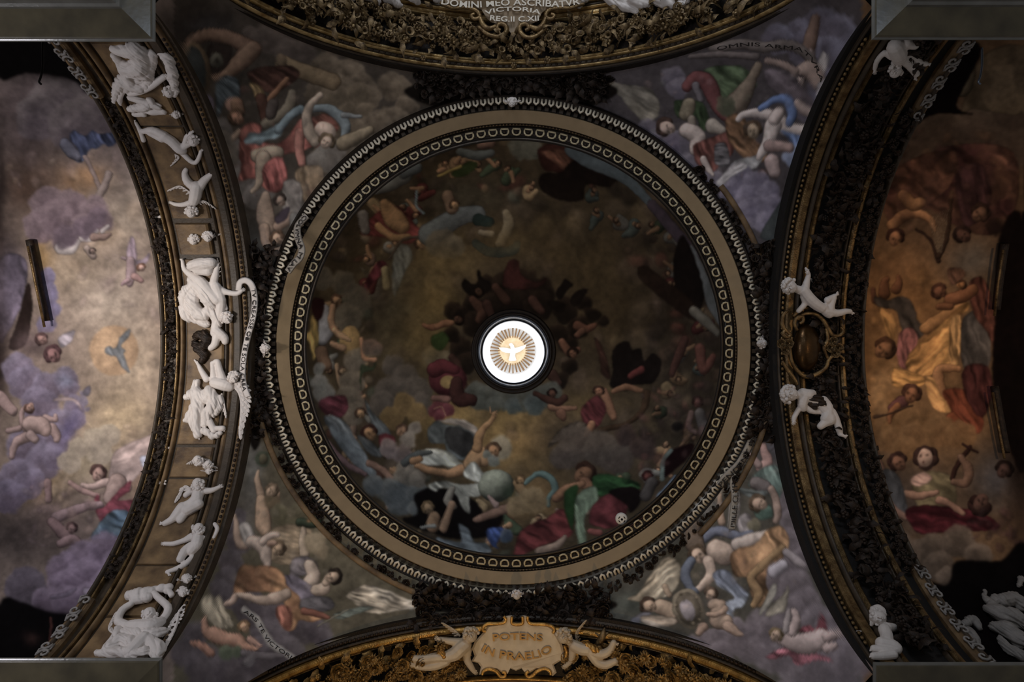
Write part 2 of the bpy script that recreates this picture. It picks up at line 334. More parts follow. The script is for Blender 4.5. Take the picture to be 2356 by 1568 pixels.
clutter(60, 1110, 240, 1260, 40, [(120, 98, 98), (96, 80, 84), (132, 108, 100), (80, 70, 66)], 6, 20, .3, 8)
pg((72, 90, 108), '235,1195 262,1172 300,1178 308,1205 336,1218 343,1250 338,1285 315,1280 295,1265 268,1242 215,1240 210,1232', 25, .34, 14, c2=(92, 106, 116))
lb((118, 84, 96), '320,1220,7 326,1240,8 316,1256,5'); cl('60,1350,50', (74, 66, 76), (88, 80, 92))
cl('150,1310,42 190,1290,46 245,1265,44 200,1330,50 280,1300,44 305,1320,34 150,1350,40 250,1345,42 110,1390,40 200,1380,40 330,1280,22 160,1385,40', (88, 74, 90), (124, 108, 126), 1, (-.3, -.8))
lb((128, 116, 130), '200,1360,9 235,1362,10 265,1340,7', .3, 5); lb((104, 92, 108), '120,1372,5 150,1368,5 172,1355,4', .3, 4)
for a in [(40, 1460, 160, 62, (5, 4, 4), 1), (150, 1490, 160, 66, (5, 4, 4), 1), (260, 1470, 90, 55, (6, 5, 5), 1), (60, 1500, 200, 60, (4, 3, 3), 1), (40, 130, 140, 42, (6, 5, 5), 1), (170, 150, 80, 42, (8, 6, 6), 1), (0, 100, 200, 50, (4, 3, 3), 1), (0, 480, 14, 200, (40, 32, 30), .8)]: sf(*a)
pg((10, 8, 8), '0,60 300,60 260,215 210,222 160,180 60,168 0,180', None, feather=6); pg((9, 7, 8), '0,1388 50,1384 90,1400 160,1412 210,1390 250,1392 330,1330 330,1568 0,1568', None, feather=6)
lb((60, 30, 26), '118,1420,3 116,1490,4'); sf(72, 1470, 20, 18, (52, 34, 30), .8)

# ---- right vault
cv[:, int(1960*S):] = C3((92, 70, 50))
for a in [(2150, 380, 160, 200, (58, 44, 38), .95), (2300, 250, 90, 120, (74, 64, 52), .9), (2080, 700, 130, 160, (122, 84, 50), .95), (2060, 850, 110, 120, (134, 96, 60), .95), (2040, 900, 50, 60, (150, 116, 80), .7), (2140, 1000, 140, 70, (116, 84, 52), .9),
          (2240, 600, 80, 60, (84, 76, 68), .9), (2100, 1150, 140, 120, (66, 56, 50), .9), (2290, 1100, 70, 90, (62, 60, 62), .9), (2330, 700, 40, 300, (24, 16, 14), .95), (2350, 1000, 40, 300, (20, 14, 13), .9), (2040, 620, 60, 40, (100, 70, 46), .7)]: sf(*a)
cl('2110,330,62 2180,300,60 2250,300,56 2320,330,60 2060,370,40 2330,250,50', (62, 50, 42), (84, 70, 58), 1, (.1, -.6)); pg((76, 64, 50), '2210,260 2260,130 2356,110 2356,250 2300,260 2240,250', 60, .15, 30); lb((92, 82, 66), '2235,140,12 2225,190,16 2215,210,14')
pg((12, 8, 8), '2180,110 2260,110 2200,240 2240,262 2150,262 2100,290 2140,220', None, feather=3)
pg((58, 36, 34), '2050,420 2120,360 2220,330 2330,350 2340,470 2280,540 2200,520 2130,480 2060,520 2030,470', 50, .35, 26, c2=(76, 52, 42))
pg((74, 50, 40), '2060,390 2140,350 2200,350 2190,420 2120,480 2080,450', 30, .3, 20); pg((52, 34, 34), '2200,400 2260,380 2280,470 2220,520', 80, .3, 14)
lb((136, 96, 66), '2052,518,13 2085,492,13 2118,492,11 2140,505,8 2150,520,8'); lb((140, 100, 70), '2148,515,5 2152,532,2'); lb((136, 98, 68), '2080,450,14 2100,470,16 2120,465,12')
hd(2060, 545, 22, 100, (128, 88, 62), (70, 44, 34)); lb((46, 32, 26), '2108,526,3 2140,550,4 2152,585,4 2160,600,6'); lb((50, 36, 28), '2190,440,4 2180,540,5 2160,590,7')
for k in range(8): lb((96, 82, 66), '%d,%d,.8 %d,%d,.8' % (2140+k*6, 500-k*3, 2156+k*1.5, 580), .2)
hd(2215, 540, 22, 40, (74, 52, 44), (46, 32, 28)); hd(2255, 490, 24, 130, (80, 58, 46), (52, 36, 30)); cl('2290,520,22', (26, 18, 16), (34, 24, 20))
clutter(2060, 300, 2340, 540, 60, [(72, 50, 42), (50, 34, 32), (90, 66, 48), (44, 32, 28)], 6, 24, .35, 9); clutter(2000, 600, 2200, 1000, 50, [(134, 96, 58), (112, 78, 48), (146, 108, 70)], 10, 34, .28, 10)
for q in ['2035,675,14 2035,650,10 2042,642,6', '2062,665,12 2068,650,9 2066,636,5']: lb((96, 62, 42), q)
lb((84, 54, 40), '2010,665,5 2014,690,8 2040,700,10'); pg((58, 50, 44), '2012,682 2045,690 2070,680 2098,692 2112,735 2128,765 2090,790 2072,750 2060,715 2020,705', 60, .25, 12)
pg((150, 108, 64), '2022,712 2052,722 2062,752 2055,795 2062,830 2045,780', 80, .3, 9); pg((124, 78, 72), '2068,770 2095,752 2112,780 2100,820 2085,850 2065,830', 75, .3, 9)
hd(2036, 802, 27, 140, (122, 84, 58), (92, 60, 42)); lb((138, 98, 62), '2130,755,14 2170,730,16 2215,705,12'); pg((150, 106, 62), '2090,815 2120,785 2165,745 2222,695 2228,712 2195,740 2205,800 2200,845 2160,860 2110,865 2085,845', -38, .34, 15, c2=(170, 124, 74))
pg((170, 128, 82), '2186,740 2212,730 2206,830 2186,850', 85, .35, 10); pg((66, 60, 56), '2218,730 2262,715 2280,790 2270,850 2225,860 2210,800', 80, .3, 16); pg((74, 44, 36), '2230,650 2262,640 2285,700 2300,820 2268,760 2240,720', 75, .3, 12)
pg((80, 56, 44), '2188,655 2180,622 2200,615 2222,628 2205,650', 60, .25, 7); hd(2162, 670, 20, 30, (92, 60, 44), (78, 50, 38)); lb((108, 70, 48), '2185,690,14 2215,680,16 2240,665,12'); lb((104, 68, 46), '2160,705,8 2185,705,9'); hd(2212, 655, 12, 150, (140, 96, 62), (90, 60, 44))
pg((156, 112, 64), '2055,845 2070,850 2120,862 2125,885 2060,890 2052,870', 8, .25, 7); lb((150, 106, 72), '2205,848,8 2165,848,11 2158,875,15 2170,910,12'); pg((172, 126, 78), '2130,868 2150,872 2165,905 2195,935 2185,950 2150,940 2132,905', 50, .25, 10)
pg((104, 54, 38), '2170,900 2215,895 2255,930 2262,985 2230,998 2195,975 2190,950', 60, .3, 10); lb((120, 66, 44), '2190,960,13 2215,985,13'); pg((62, 34, 32), '2215,850 2270,840 2285,900 2260,960 2225,920', 70, .3, 12)
lb((86, 54, 50), '2075,925,16 2055,940,12'); hd(2098, 905, 24, 110, (112, 74, 52), (90, 58, 44)); lb((120, 78, 52), '2065,935,9 2048,952,8 2046,970,4'); lb((58, 42, 32), '2012,958,4 2040,952,2 2100,932,2.5')
cl('2050,1010,30 2100,1000,30 2160,990,36 2210,1000,34 2080,1030,30', (104, 76, 50), (122, 92, 62), .9)
hd(2066, 1062, 24, 50, (110, 78, 62), (68, 46, 40)); hd(2130, 1055, 30, 90, (72, 52, 46), (66, 46, 40)); el(2128, 1052, 17, 21, (156, 128, 112), shade=.5); sf(2120, 1046, 4, 4, (60, 44, 38), .9); sf(2136, 1046, 4, 4, (60, 44, 38), .9); sf(2128, 1063, 3, 4, (66, 40, 36), .9)
pg((88, 78, 58), '2098,1105 2130,1085 2175,1088 2198,1115 2198,1155 2150,1175 2110,1160', 20, .22, 13); pg((140, 112, 100), '2095,1100 2125,1085 2145,1100 2120,1118 2100,1115', 20, .2, 8); lb((128, 98, 82), '2085,1135,10 2115,1140,9 2155,1132,7')
lb((118, 92, 80), '2040,1095,13 2045,1130,11 2065,1170,10 2085,1190,8'); lb((110, 84, 72), '2010,1040,12 2025,1080,12'); pg((64, 64, 66), '2025,1085 2060,1085 2080,1130 2085,1180 2050,1150', 70, .2, 10)
lb((44, 28, 24), '2232,1028,5 2205,1065,6 2190,1100,6'); lb((44, 28, 24), '2215,1022,3 2248,1040,3'); lb((100, 76, 62), '2210,1050,7 2228,1080,12 2222,1110,11 2195,1108,8')
pg((64, 26, 30), '2085,1170 2160,1162 2260,1180 2300,1215 2200,1222 2120,1228 2095,1205', 10, .3, 14); lb((130, 98, 82), '2160,1150,9 2180,1155,8 2215,1180,6'); hd(2255, 1160, 28, -60, (80, 58, 50), (58, 38, 34)); hd(2310, 1080, 22, 120, (60, 44, 40), (36, 26, 24))
cl('2060,1250,36 2110,1280,40 2150,1260,36 2205,1245,40 2160,1300,36 2250,1280,34 2060,1300,30 2180,1330,26', (68, 58, 50), (100, 86, 74), 1, (-.1, -.8)); clutter(2230, 1170, 2350, 1260, 20, [(56, 38, 38), (40, 30, 30)], 8, 24, .4, 11)
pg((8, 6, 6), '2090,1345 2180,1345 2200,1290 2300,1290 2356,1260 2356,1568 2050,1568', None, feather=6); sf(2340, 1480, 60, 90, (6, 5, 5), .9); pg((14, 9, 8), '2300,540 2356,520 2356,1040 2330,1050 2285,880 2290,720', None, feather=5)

# ---- top-left pendentive
cv[:int(700*S), int(400*S):int(1180*S)] = C3((66, 58, 50))
for a in [(450, 60, 110, 60, (36, 30, 26), .9), (560, 180, 90, 60, (52, 46, 40), .8), (700, 480, 80, 60, (98, 88, 78), .7), (600, 560, 60, 60, (70, 68, 64), .8), (480, 60, 60, 30, (70, 66, 66), .7)]: sf(*a)
cl('575,78,16 640,95,40 690,125,36 610,90,34 660,125,34', (70, 60, 54), (92, 80, 72)); cl('900,200,32 925,205,26 935,250,28 905,285,40 860,300,46 810,330,50 770,360,50 750,160,40 800,175,42 830,205,38 780,210,40 845,225,30 740,220,40 800,300,40', (82, 70, 56), (122, 106, 86), 1, (.3, -.4))
cl('790,235,34 760,228,30 825,215,26 800,255,24 840,250,18', (88, 76, 60), (116, 100, 80)); cl('550,430,34 590,450,30 520,390,30 560,395,30 610,430,30 500,340,26 510,300,28 530,345,30', (96, 88, 82), (126, 116, 110))
lb((118, 98, 72), '652,148,19 700,165,19 765,188,20', .5); el(648, 143, 12, 21, (92, 76, 58), rot=-.2)
lb((120, 92, 74), '425,122,6 440,95,11 480,80,15 530,88,17 575,110,20', .7); lb((126, 98, 78), '580,115,22 555,140,20 525,165,15 495,178,9'); pg((44, 36, 32), '480,105 530,105 530,140 510,165 480,170', None); el(498, 138, 16, 18, (88, 84, 72), shade=.4); sf(498, 140, 6, 6, (40, 36, 32), .9)
for k in range(4): lb((124, 94, 76), '%d,%d,2.5 %d,%d,1.6' % (424-k*3+6, 118+k*2, 420-k*3+8, 134+k*2))
el(452, 160, 32, 64, (96, 78, 58), rot=-.14, shade=.5); el(450, 160, 23, 54, (54, 56, 54), rot=-.14, shade=.3); pg((124, 120, 116), '430,165 445,172 468,205 462,212 445,195', 50, .2)
pg((96, 86, 96), '455,225 490,225 488,300 480,322 462,290', 75, .25, 9); pg((74, 82, 86), '500,185 545,180 550,225 520,230 500,270', 40, .3, 9); pg((64, 40, 32), '570,165 660,150 690,175 640,210 600,205', 30, .3, 10); pg((140, 108, 62), '575,190 600,200 610,225 590,228 582,210', 50, .3, 6)
lb((150, 88, 48), '660,182,6 640,205,7 618,230,6 620,255,3'); lb((82, 50, 38), '600,225,12 608,260,12 605,280,6'); lb((118, 106, 88), '672,215,10 665,245,14 640,270,12 610,285,12'); lb((76, 66, 60), '628,240,14 622,265,12')
el(538, 240, 20, 17, (142, 108, 92), shade=.4); lb((128, 96, 74), '545,238,15 550,255,15'); hd(545, 270, 20, 40, (160, 112, 86), (112, 84, 62)); lb((160, 132, 110), '520,325,6 535,318,8 552,302,6')
cl('520,350,28 512,320,20 530,368,18', (98, 88, 78), (128, 116, 100), .8)
pg((152, 64, 52), '555,300 575,284 602,290 600,325 640,330 665,310 690,275 725,268 752,285 758,312 700,345 665,352 650,362 660,400 648,430 622,440 602,425 598,395 590,410 568,412 548,415 556,385 550,350', 65, .34, 17, c2=(176, 84, 68))
pg((112, 128, 132), '562,328 572,306 600,305 628,292 648,282 648,305 636,318 612,322 600,335 588,332', -20, .25, 10); lb((112, 126, 130), '640,300,9 665,270,9 690,252,10 705,262,8'); lb((120, 130, 132), '712,250,8 745,248,10 775,262,13 795,290,13 790,315,6'); lb((130, 132, 130), '790,265,7 830,268,4')
lb((176, 110, 94), '690,305,12 688,340,12 695,375,10'); lb((168, 92, 78), '715,300,13 728,330,10'); pg((142, 74, 56), '715,275 745,262 770,275 778,300 750,305 725,300', 30, .3, 8)
lb((178, 156, 134), '738,218,7 715,240,9 706,270,12 712,305,14 724,325,13'); el(748, 300, 26, 20, (184, 158, 138), rot=.4); cl('752,365,32 770,350,26 730,375,22', (112, 102, 92), (132, 124, 114)); hd(752, 325, 20, 120, (178, 152, 130), (136, 112, 84)); lb((140, 122, 96), '790,330,18 830,310,14 850,300,11')
lb((166, 146, 122), '592,358,16 625,352,18 640,350,14'); lb((162, 140, 118), '605,365,19 600,400,12 594,425,8 580,440,6'); pg((156, 68, 60), '605,385 640,360 660,390 655,420 640,440 615,435', 75, .3, 10)
pg((122, 100, 76), '678,400 700,380 740,384 744,420 732,470 720,500 702,470 690,430', 75, .22, 12, c2=(142, 122, 100)); pg((128, 118, 110), '655,415 690,420 695,470 680,500 655,490 648,450', 75, .2, 14)
lb((162, 136, 116), '612,450,10 608,475,18 612,505,22 618,520,16'); lb((158, 130, 110), '608,525,14 612,555,12 628,578,10 650,573,7'); lb((150, 122, 104), '640,520,12 660,505,12 672,495,8'); hd(638, 548, 18, 60, (164, 132, 108), (116, 86, 66)); hd(645, 460, 16, 60, (140, 116, 100), (84, 68, 62)); pg((64, 54, 62), '632,500 665,475 662,500 640,515', None)
pg((118, 112, 106), '668,490 690,500 688,560 700,585 680,580 670,540', 80, .1); lb((152, 148, 140), '750,428,8 744,448,7'); lb((150, 146, 136), '738,465,9 726,485,7')
for q in ['700,498,10 688,515,10 686,540,11 692,565,11 690,590,9', '655,590,10 648,615,11 635,650,11', '612,600,9 612,650,11 616,690,9', '668,600,9 640,660,10 620,715,8']: lb((140, 134, 128), q, .4)
clutter(500, 180, 760, 480, 60, [(130, 110, 96), (96, 84, 78), (112, 70, 60), (84, 76, 70)], 4, 14, .22, 12)

# ---- top-right pendentive
cv[:int(700*S), int(1180*S):int(1985*S)] = C3((66, 60, 62))
cl('1890,60,44 1930,75,42 1945,120,34 1925,150,36 1840,70,30 1790,90,36 1900,130,50 1850,110,40 1900,200,40 1870,250,40', (84, 78, 90), (116, 114, 134), 1, (.6, -.3))
lb((112, 88, 76), '1876,45,12 1868,80,15 1860,110,16'); lb((140, 122, 118), '1862,125,14 1870,160,12 1882,175,8'); pg((160, 152, 150), '1880,150 1893,118 1905,135 1898,165 1885,178', 75, .15, 7)
lb((104, 94, 90), '1640,112,10 1700,102,12 1760,108,13 1820,105,13 1865,135,12 1888,190,12'); lb((96, 86, 84), '1590,130,6 1660,125,8 1740,130,9'); lb((150, 128, 118), '1830,170,12 1865,160,20 1885,190,18 1895,215,12'); lb((132, 112, 104), '1765,140,7 1800,148,8 1830,165,9')
hd(1838, 188, 16, 60, (166, 146, 138), (84, 72, 74)); pg((150, 144, 148), '1880,195 1910,180 1925,200 1900,215 1895,240 1882,225', 60, .3, 6); pg((90, 80, 86), '1760,160 1820,170 1870,230 1890,260 1820,230 1770,200', 30, .2, 14)
pg((104, 98, 88), '1385,180 1430,192 1495,205 1518,240 1512,270 1480,278 1450,250 1420,215', 35, .22, 12, c2=(120, 112, 98)); cl('1492,300,28 1520,325,34 1555,330,32 1540,355,26 1580,380,30 1600,410,30 1545,180,28 1560,205,26 1640,430,34 1590,375,30', (86, 80, 92), (112, 104, 114))
pg((46, 58, 40), '1620,160 1680,150 1720,160 1740,200 1700,215 1650,230 1630,200', 40, .35, 13, c2=(70, 84, 60)); lb((108, 60, 60), '1580,200,12 1600,180,16 1628,190,20 1645,230,18 1665,265,12 1690,275,7'); lb((94, 88, 92), '1600,195,8 1612,230,7')
lb((122, 106, 90), '1745,150,9 1728,185,13 1705,225,24 1688,245,26'); cl('1670,245,24', (70, 72, 56), (90, 88, 70)); pg((52, 66, 44), '1550,235 1580,230 1620,240 1632,290 1610,300 1600,270 1560,270', 70, .3, 10); lb((124, 112, 92), '1585,240,16 1578,262,16'); lb((122, 110, 98), '1590,275,10 1592,290,9')
lb((150, 138, 126), '1640,290,18 1660,300,10'); lb((166, 150, 142), '1580,300,18 1605,315,20 1600,345,14'); cl('1545,325,20 1550,340,16', (86, 78, 94), (104, 94, 108)); hd(1532, 292, 23, 20, (166, 142, 128), (88, 66, 58))
pg((108, 58, 50), '1600,330 1640,315 1682,305 1690,345 1660,375 1640,395 1612,385 1596,360', 75, .35, 12); pg((84, 80, 82), '1645,335 1670,330 1680,370 1668,385 1645,375', 5, .3, 5); lb((166, 150, 142), '1618,365,8 1628,385,8 1640,402,4')
pg((122, 76, 42), '1670,275 1705,265 1735,320 1762,345 1758,372 1715,365 1690,340 1675,320', 45, .36, 9, c2=(150, 98, 54)); hd(1732, 298, 22, 80, (150, 128, 104), (96, 74, 56)); pg((150, 148, 148), '1690,370 1730,360 1760,350 1740,385 1700,400 1690,420 1680,395', 30, .25, 13)
lb((178, 164, 158), '1700,275,7 1715,262,9 1760,262,13 1790,280,19 1815,298,18 1850,300,14 1870,290,8'); lb((176, 162, 156), '1778,290,20 1768,325,15 1750,355,9 1745,365,6'); lb((176, 160, 154), '1790,260,14 1780,275,14'); lb((156, 136, 130), '1835,240,12 1850,252,12 1870,262,9'); 
lb((86, 108, 156), '1750,250,7 1785,228,9 1812,232,12 1822,262,11 1815,285,8'); pg((92, 112, 154), '1795,300 1830,308 1850,320 1862,350 1840,365 1822,340 1812,318', 60, .3, 9); cl('1822,362,22 1840,350,18', (108, 118, 146), (128, 138, 164)); 
lb((150, 124, 118), '1770,335,14 1790,335,13 1815,340,12'); lb((156, 134, 130), '1775,370,18 1782,395,14'); hd(1755, 400, 13, 80, (160, 132, 126), (120, 90, 84))
cl('1700,410,34 1740,420,30 1680,440,24 1725,455,34 1770,440,26 1780,470,24 1745,490,34 1760,510,26 1720,480,24', (92, 86, 104), (122, 114, 130), 1, (-.5, -.3)); pg((156, 150, 150), '1650,415 1700,370 1720,385 1680,410 1660,430', -35, .25, 7)
clutter(1480, 160, 1880, 420, 50, [(120, 110, 112), (84, 76, 78), (130, 104, 96), (70, 76, 62)], 4, 13, .22, 14); pg((52, 56, 56), '1790,470 1815,440 1800,620 1770,560 1750,540', None)

# ---- bottom-left pendentive
cv[int(900*S):, int(400*S):int(1180*S)] = C3((80, 73, 58))
for a in [(580, 1080, 30, 110, (104, 102, 98), .9), (760, 1260, 90, 90, (88, 80, 62), .8), (560, 1180, 50, 60, (88, 82, 78), .7), (900, 1330, 120, 50, (84, 78, 62), .8)]: sf(*a)
cl('545,1190,24 540,1215,26 550,1250,28 530,1290,30 520,1330,28 505,1355,26 530,1370,30 570,1390,40 600,1420,44 650,1430,46 700,1440,40 730,1450,30 740,1465,24 620,1470,50 450,1460,30 430,1500,36 470,1530,50 540,1540,56 600,1510,50 660,1500,40', (68, 60, 64), (92, 84, 88), 1, (.4, -.5))
cl('605,1055,20', (58, 66, 52), (74, 80, 62), .7); el(606, 1056, 10, 12, (84, 78, 60)); lb((166, 138, 114), '594,1083,4 592,1100,7 600,1135,10'); lb((166, 136, 110), '602,1150,13 604,1180,18 606,1205,19 612,1220,14'); lb((160, 130, 104), '640,1135,6 635,1150,8 622,1160,8'); cl('625,1150,20', (92, 78, 58), (100, 86, 66)); hd(625, 1127, 17, 130, (166, 138, 112), (140, 116, 92))
cl('650,1190,28 690,1190,34 640,1180,20', (82, 76, 56), (104, 96, 74), .8); pg((122, 104, 82), '620,1220 680,1205 720,1225 700,1280 650,1300 610,1270', 20, .25, 7)
lb((158, 132, 114), '541,1185,4 545,1215,9 550,1245,11 565,1255,10'); pg((150, 142, 136), '552,1205 575,1205 585,1235 575,1262 556,1235', 75, .2, 9); lb((168, 148, 134), '580,1245,15 605,1255,17 612,1285,12 615,1300,8'); lb((166, 146, 132), '605,1245,10 625,1230,7 640,1230,5'); hd(640, 1262, 18, 130, (140, 116, 92), (116, 94, 72)); lb((140, 112, 94), '620,1250,7 632,1248,6')
lb((160, 140, 118), '700,1212,5 696,1240,9 700,1275,11'); cl('725,1250,28 735,1265,22', (112, 98, 76), (134, 118, 94), .8); lb((52, 60, 46), '690,1200,10 720,1205,10 735,1195,7', .8); sf(709, 1196, 5, 5, (170, 96, 50), .8)
pg((98, 90, 92), '670,1290 700,1278 725,1290 730,1310 690,1325 668,1330', 20, .3, 9); lb((172, 152, 134), '712,1300,14 722,1322,16 708,1345,18'); pg((98, 90, 100), '640,1325 680,1325 720,1350 740,1385 700,1400 660,1360', 50, .3, 12); pg((74, 70, 72), '690,1380 750,1370 770,1395 730,1412 700,1405', 20, .3, 10)
lb((172, 150, 130), '728,1358,14 745,1352,15'); lb((168, 144, 122), '748,1340,8 755,1330,9'); hd(768, 1325, 20, 165, (168, 142, 118), (58, 48, 40))
pg((134, 78, 42), '545,1325 556,1300 585,1302 620,1302 650,1318 660,1345 690,1375 690,1402 728,1408 750,1418 715,1430 690,1425 672,1452 650,1440 642,1400 655,1388 620,1362 585,1360 540,1365', 40, .35, 19, c2=(168, 110, 58))
lb((168, 144, 126), '545,1368,6 570,1372,8 600,1380,11 640,1374,14 660,1365,12'); lb((160, 134, 118), '520,1388,6 535,1382,8 540,1370,7'); pg((142, 72, 52), '635,1395 670,1400 668,1450 645,1435', 75, .3, 8); lb((140, 70, 48), '700,1405,9 730,1412,8 755,1420,5')
pg((136, 124, 106), '795,1370 825,1350 850,1346 900,1360 945,1380 985,1390 982,1398 930,1402 870,1412 835,1405 815,1385', 18, .32, 7, c2=(160, 150, 134)); pg((84, 90, 82), '770,1410 830,1395 860,1398 820,1412 780,1425', 10, .25, 6); lb((110, 104, 88), '730,1440,1.5 800,1402,1.5')
pg((138, 126, 106), '462,1385 475,1368 495,1375 505,1370 520,1405 538,1440 505,1445 480,1425', 70, .28, 8); lb((166, 122, 100), '470,1425,7 475,1450,11 495,1460,18 520,1470,16 545,1472,16 560,1485,12 590,1492,5'); lb((160, 112, 92), '442,1478,6 460,1482,8 485,1500,11'); cl('520,1500,16 545,1500,14', (74, 82, 64), (96, 104, 82), .8); hd(562, 1440, 15, 60, (164, 128, 98), (152, 112, 72)); lb((158, 120, 104), '575,1470,8 600,1485,4')
lb((138, 132, 126), '562,1402,8 590,1425,9 608,1455,9 625,1480,9 650,1498,9 672,1512,8', .4); lb((96, 88, 90), '560,1500,8 600,1508,8 650,1508,6', .4); cl('575,1518,14', (90, 84, 86), (112, 106, 106), .9)
clutter(540, 1080, 760, 1400, 50, [(120, 106, 90), (88, 80, 66), (104, 96, 88)], 4, 13, .22, 15)

# ---- dark grounds round the arch crowns
def grounds():
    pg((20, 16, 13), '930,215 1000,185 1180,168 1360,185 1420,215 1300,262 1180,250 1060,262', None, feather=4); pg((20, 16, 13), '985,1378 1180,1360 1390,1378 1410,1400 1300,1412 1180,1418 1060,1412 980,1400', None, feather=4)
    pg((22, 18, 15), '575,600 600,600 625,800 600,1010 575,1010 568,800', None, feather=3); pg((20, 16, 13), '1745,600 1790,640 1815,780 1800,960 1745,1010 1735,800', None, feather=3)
# ---- bottom-right pendentive
cv[int(900*S):, int(1180*S):int(1985*S)] = C3((72, 68, 60))
for a in [(1450, 1390, 90, 40, (64, 68, 62), .9), (1780, 1020, 50, 60, (70, 66, 72), .9), (1560, 1290, 60, 50, (74, 68, 54), .8), (1640, 1100, 60, 50, (78, 76, 66), .8)]: sf(*a)
cl('1800,1110,24 1812,1160,28 1822,1200,28 1835,1250,28 1840,1290,30 1800,1300,30 1780,1340,40 1830,1350,40 1850,1390,40 1820,1410,36 1880,1430,40 1910,1440,34 1920,1480,40 1950,1520,54 1900,1540,56 1840,1540,50 1780,1500,50 1730,1480,46 1690,1460,40 1640,1480,34 1600,1490,30 1760,1440,44 1660,1500,30 1810,1240,30', (94, 84, 88), (124, 112, 118), 1, (-.4, -.5))
lb((160, 124, 116), '1752,1008,4 1758,1035,9 1765,1060,12 1750,1075,12'); lb((140, 116, 110), '1728,1048,8 1745,1068,10'); pg((80, 96, 90), '1722,1118 1740,1085 1775,1068 1798,1080 1802,1120 1790,1150 1770,1140 1760,1110', 60, .28, 10, c2=(98, 112, 104)); lb((110, 100, 98), '1740,1110,15 1760,1120,16')
pg((92, 98, 96), '1700,1120 1740,1128 1770,1130 1745,1145 1715,1140', 10, .3, 7); lb((154, 128, 114), '1775,1125,9 1785,1150,9 1790,1180,9 1785,1198,7'); pg((70, 90, 80), '1735,1175 1770,1160 1778,1185 1750,1195', 20, .2); hd(1745, 1157, 22, 20, (160, 132, 112), (104, 84, 66))
pg((116, 108, 98), '1602,1140 1620,1112 1650,1100 1668,1115 1660,1150 1650,1195 1625,1185 1598,1172', 75, .2, 12); pg((140, 136, 128), '1596,1120 1615,1112 1612,1135 1625,1150 1610,1180 1590,1170', 70, .15, 9); lb((154, 128, 108), '1658,1140,5 1656,1170,9 1660,1200,9')
pg((132, 124, 124), '1695,1190 1720,1180 1732,1205 1722,1225 1700,1220', 75, .2, 7); cl('1735,1205,16', (96, 90, 72), (120, 112, 90)); lb((92, 96, 112), '1620,1240,10 1650,1220,12 1700,1232,10 1730,1225,6')
lb((104, 88, 74), '1592,1215,22 1596,1245,24 1608,1265,18'); hd(1605, 1275, 23, 50, (168, 142, 122), (104, 84, 66)); lb((170, 148, 132), '1650,1265,26 1668,1275,26'); lb((172, 150, 134), '1630,1290,14 1636,1320,12 1618,1345,10 1595,1362,6'); lb((172, 156, 146), '1700,1252,18 1730,1240,15 1770,1228,12')
pg((122, 82, 50), '1680,1282 1700,1262 1740,1250 1765,1218 1800,1212 1815,1245 1800,1285 1770,1300 1762,1340 1775,1378 1745,1395 1728,1370 1720,1330 1690,1322', 65, .34, 17, c2=(150, 104, 62)); lb((150, 112, 70), '1800,1260,9 1755,1300,10 1728,1330,10 1745,1365,12 1735,1390,8')
lb((150, 138, 140), '1810,1270,10 1835,1290,11 1850,1300,7'); lb((160, 152, 160), '1780,1315,14 1800,1300,14'); lb((88, 94, 108), '1590,1290,12 1575,1318,12 1588,1350,10 1600,1360,8'); pg((106, 112, 128), '1640,1318 1672,1310 1700,1345 1722,1365 1708,1395 1690,1402 1685,1428 1665,1415 1668,1385 1690,1372 1650,1345', 55, .3, 11, c2=(124, 130, 142))
pg((132, 118, 98), '1442,1378 1470,1362 1495,1325 1528,1284 1560,1290 1565,1330 1545,1365 1515,1378 1480,1385', -42, .25, 11, c2=(150, 138, 118)); lb((150, 128, 106), '1530,1350,8 1540,1368,8'); lb((160, 136, 114), '1520,1395,18 1545,1405,18 1555,1420,14'); hd(1492, 1392, 21, 20, (156, 130, 108), (86, 66, 54)); pg((100, 98, 106), '1452,1425 1480,1408 1500,1410 1475,1428 1458,1438', 10, .2); pg((140, 124, 108), '1475,1418 1520,1415 1560,1425 1540,1440 1490,1438', 5, .2, 8)
el(1584, 1400, 36, 48, (124, 112, 94), rot=-.35, shade=.5); el(1584, 1400, 28, 40, (96, 86, 72), rot=-.35); el(1582, 1402, 16, 26, (142, 132, 136), rot=-.35, shade=.4); clutter(1555, 1358, 1615, 1440, 22, [(140, 124, 100), (84, 74, 60)], 3, 6, .6, 17, lambda x, y: 18 < math.hypot((x-1584), (y-1400)*.8) < 34)
hd(1636, 1365, 17, 120, (156, 130, 110), (100, 80, 66)); lb((160, 134, 114), '1640,1390,12 1655,1395,17 1652,1425,20 1670,1430,18'); lb((158, 130, 110), '1668,1400,8 1650,1412,7 1628,1412,5'); lb((152, 124, 106), '1618,1442,12 1608,1455,8'); lb((156, 128, 110), '1675,1440,14 1695,1455,8 1705,1460,5')
pg((128, 122, 112), '1745,1410 1775,1350 1788,1345 1782,1372 1760,1405', -60, .2, 8); pg((142, 132, 116), '1760,1412 1800,1368 1815,1345 1808,1400 1790,1412', -60, .2, 8)
pg((144, 62, 72), '1838,1452 1860,1438 1875,1445 1892,1412 1902,1440 1905,1462 1880,1460', 50, .3, 8); pg((150, 84, 94), '1762,1512 1800,1492 1850,1495 1905,1512 1912,1522 1875,1518 1845,1530 1828,1525 1815,1508 1780,1515', 15, .35, 11)
lb((172, 150, 144), '1800,1465,18 1830,1478,22 1862,1480,26 1888,1468,24'); lb((168, 144, 138), '1905,1465,13 1925,1458,10 1938,1450,6'); lb((166, 142, 136), '1905,1490,12 1920,1485,8'); lb((168, 146, 140), '1822,1455,10 1832,1425,11 1826,1405,7'); lb((138, 126, 124), '1808,1450,8 1812,1420,8 1815,1402,4'); hd(1785, 1460, 18, 120, (156, 130, 110), (142, 118, 84))
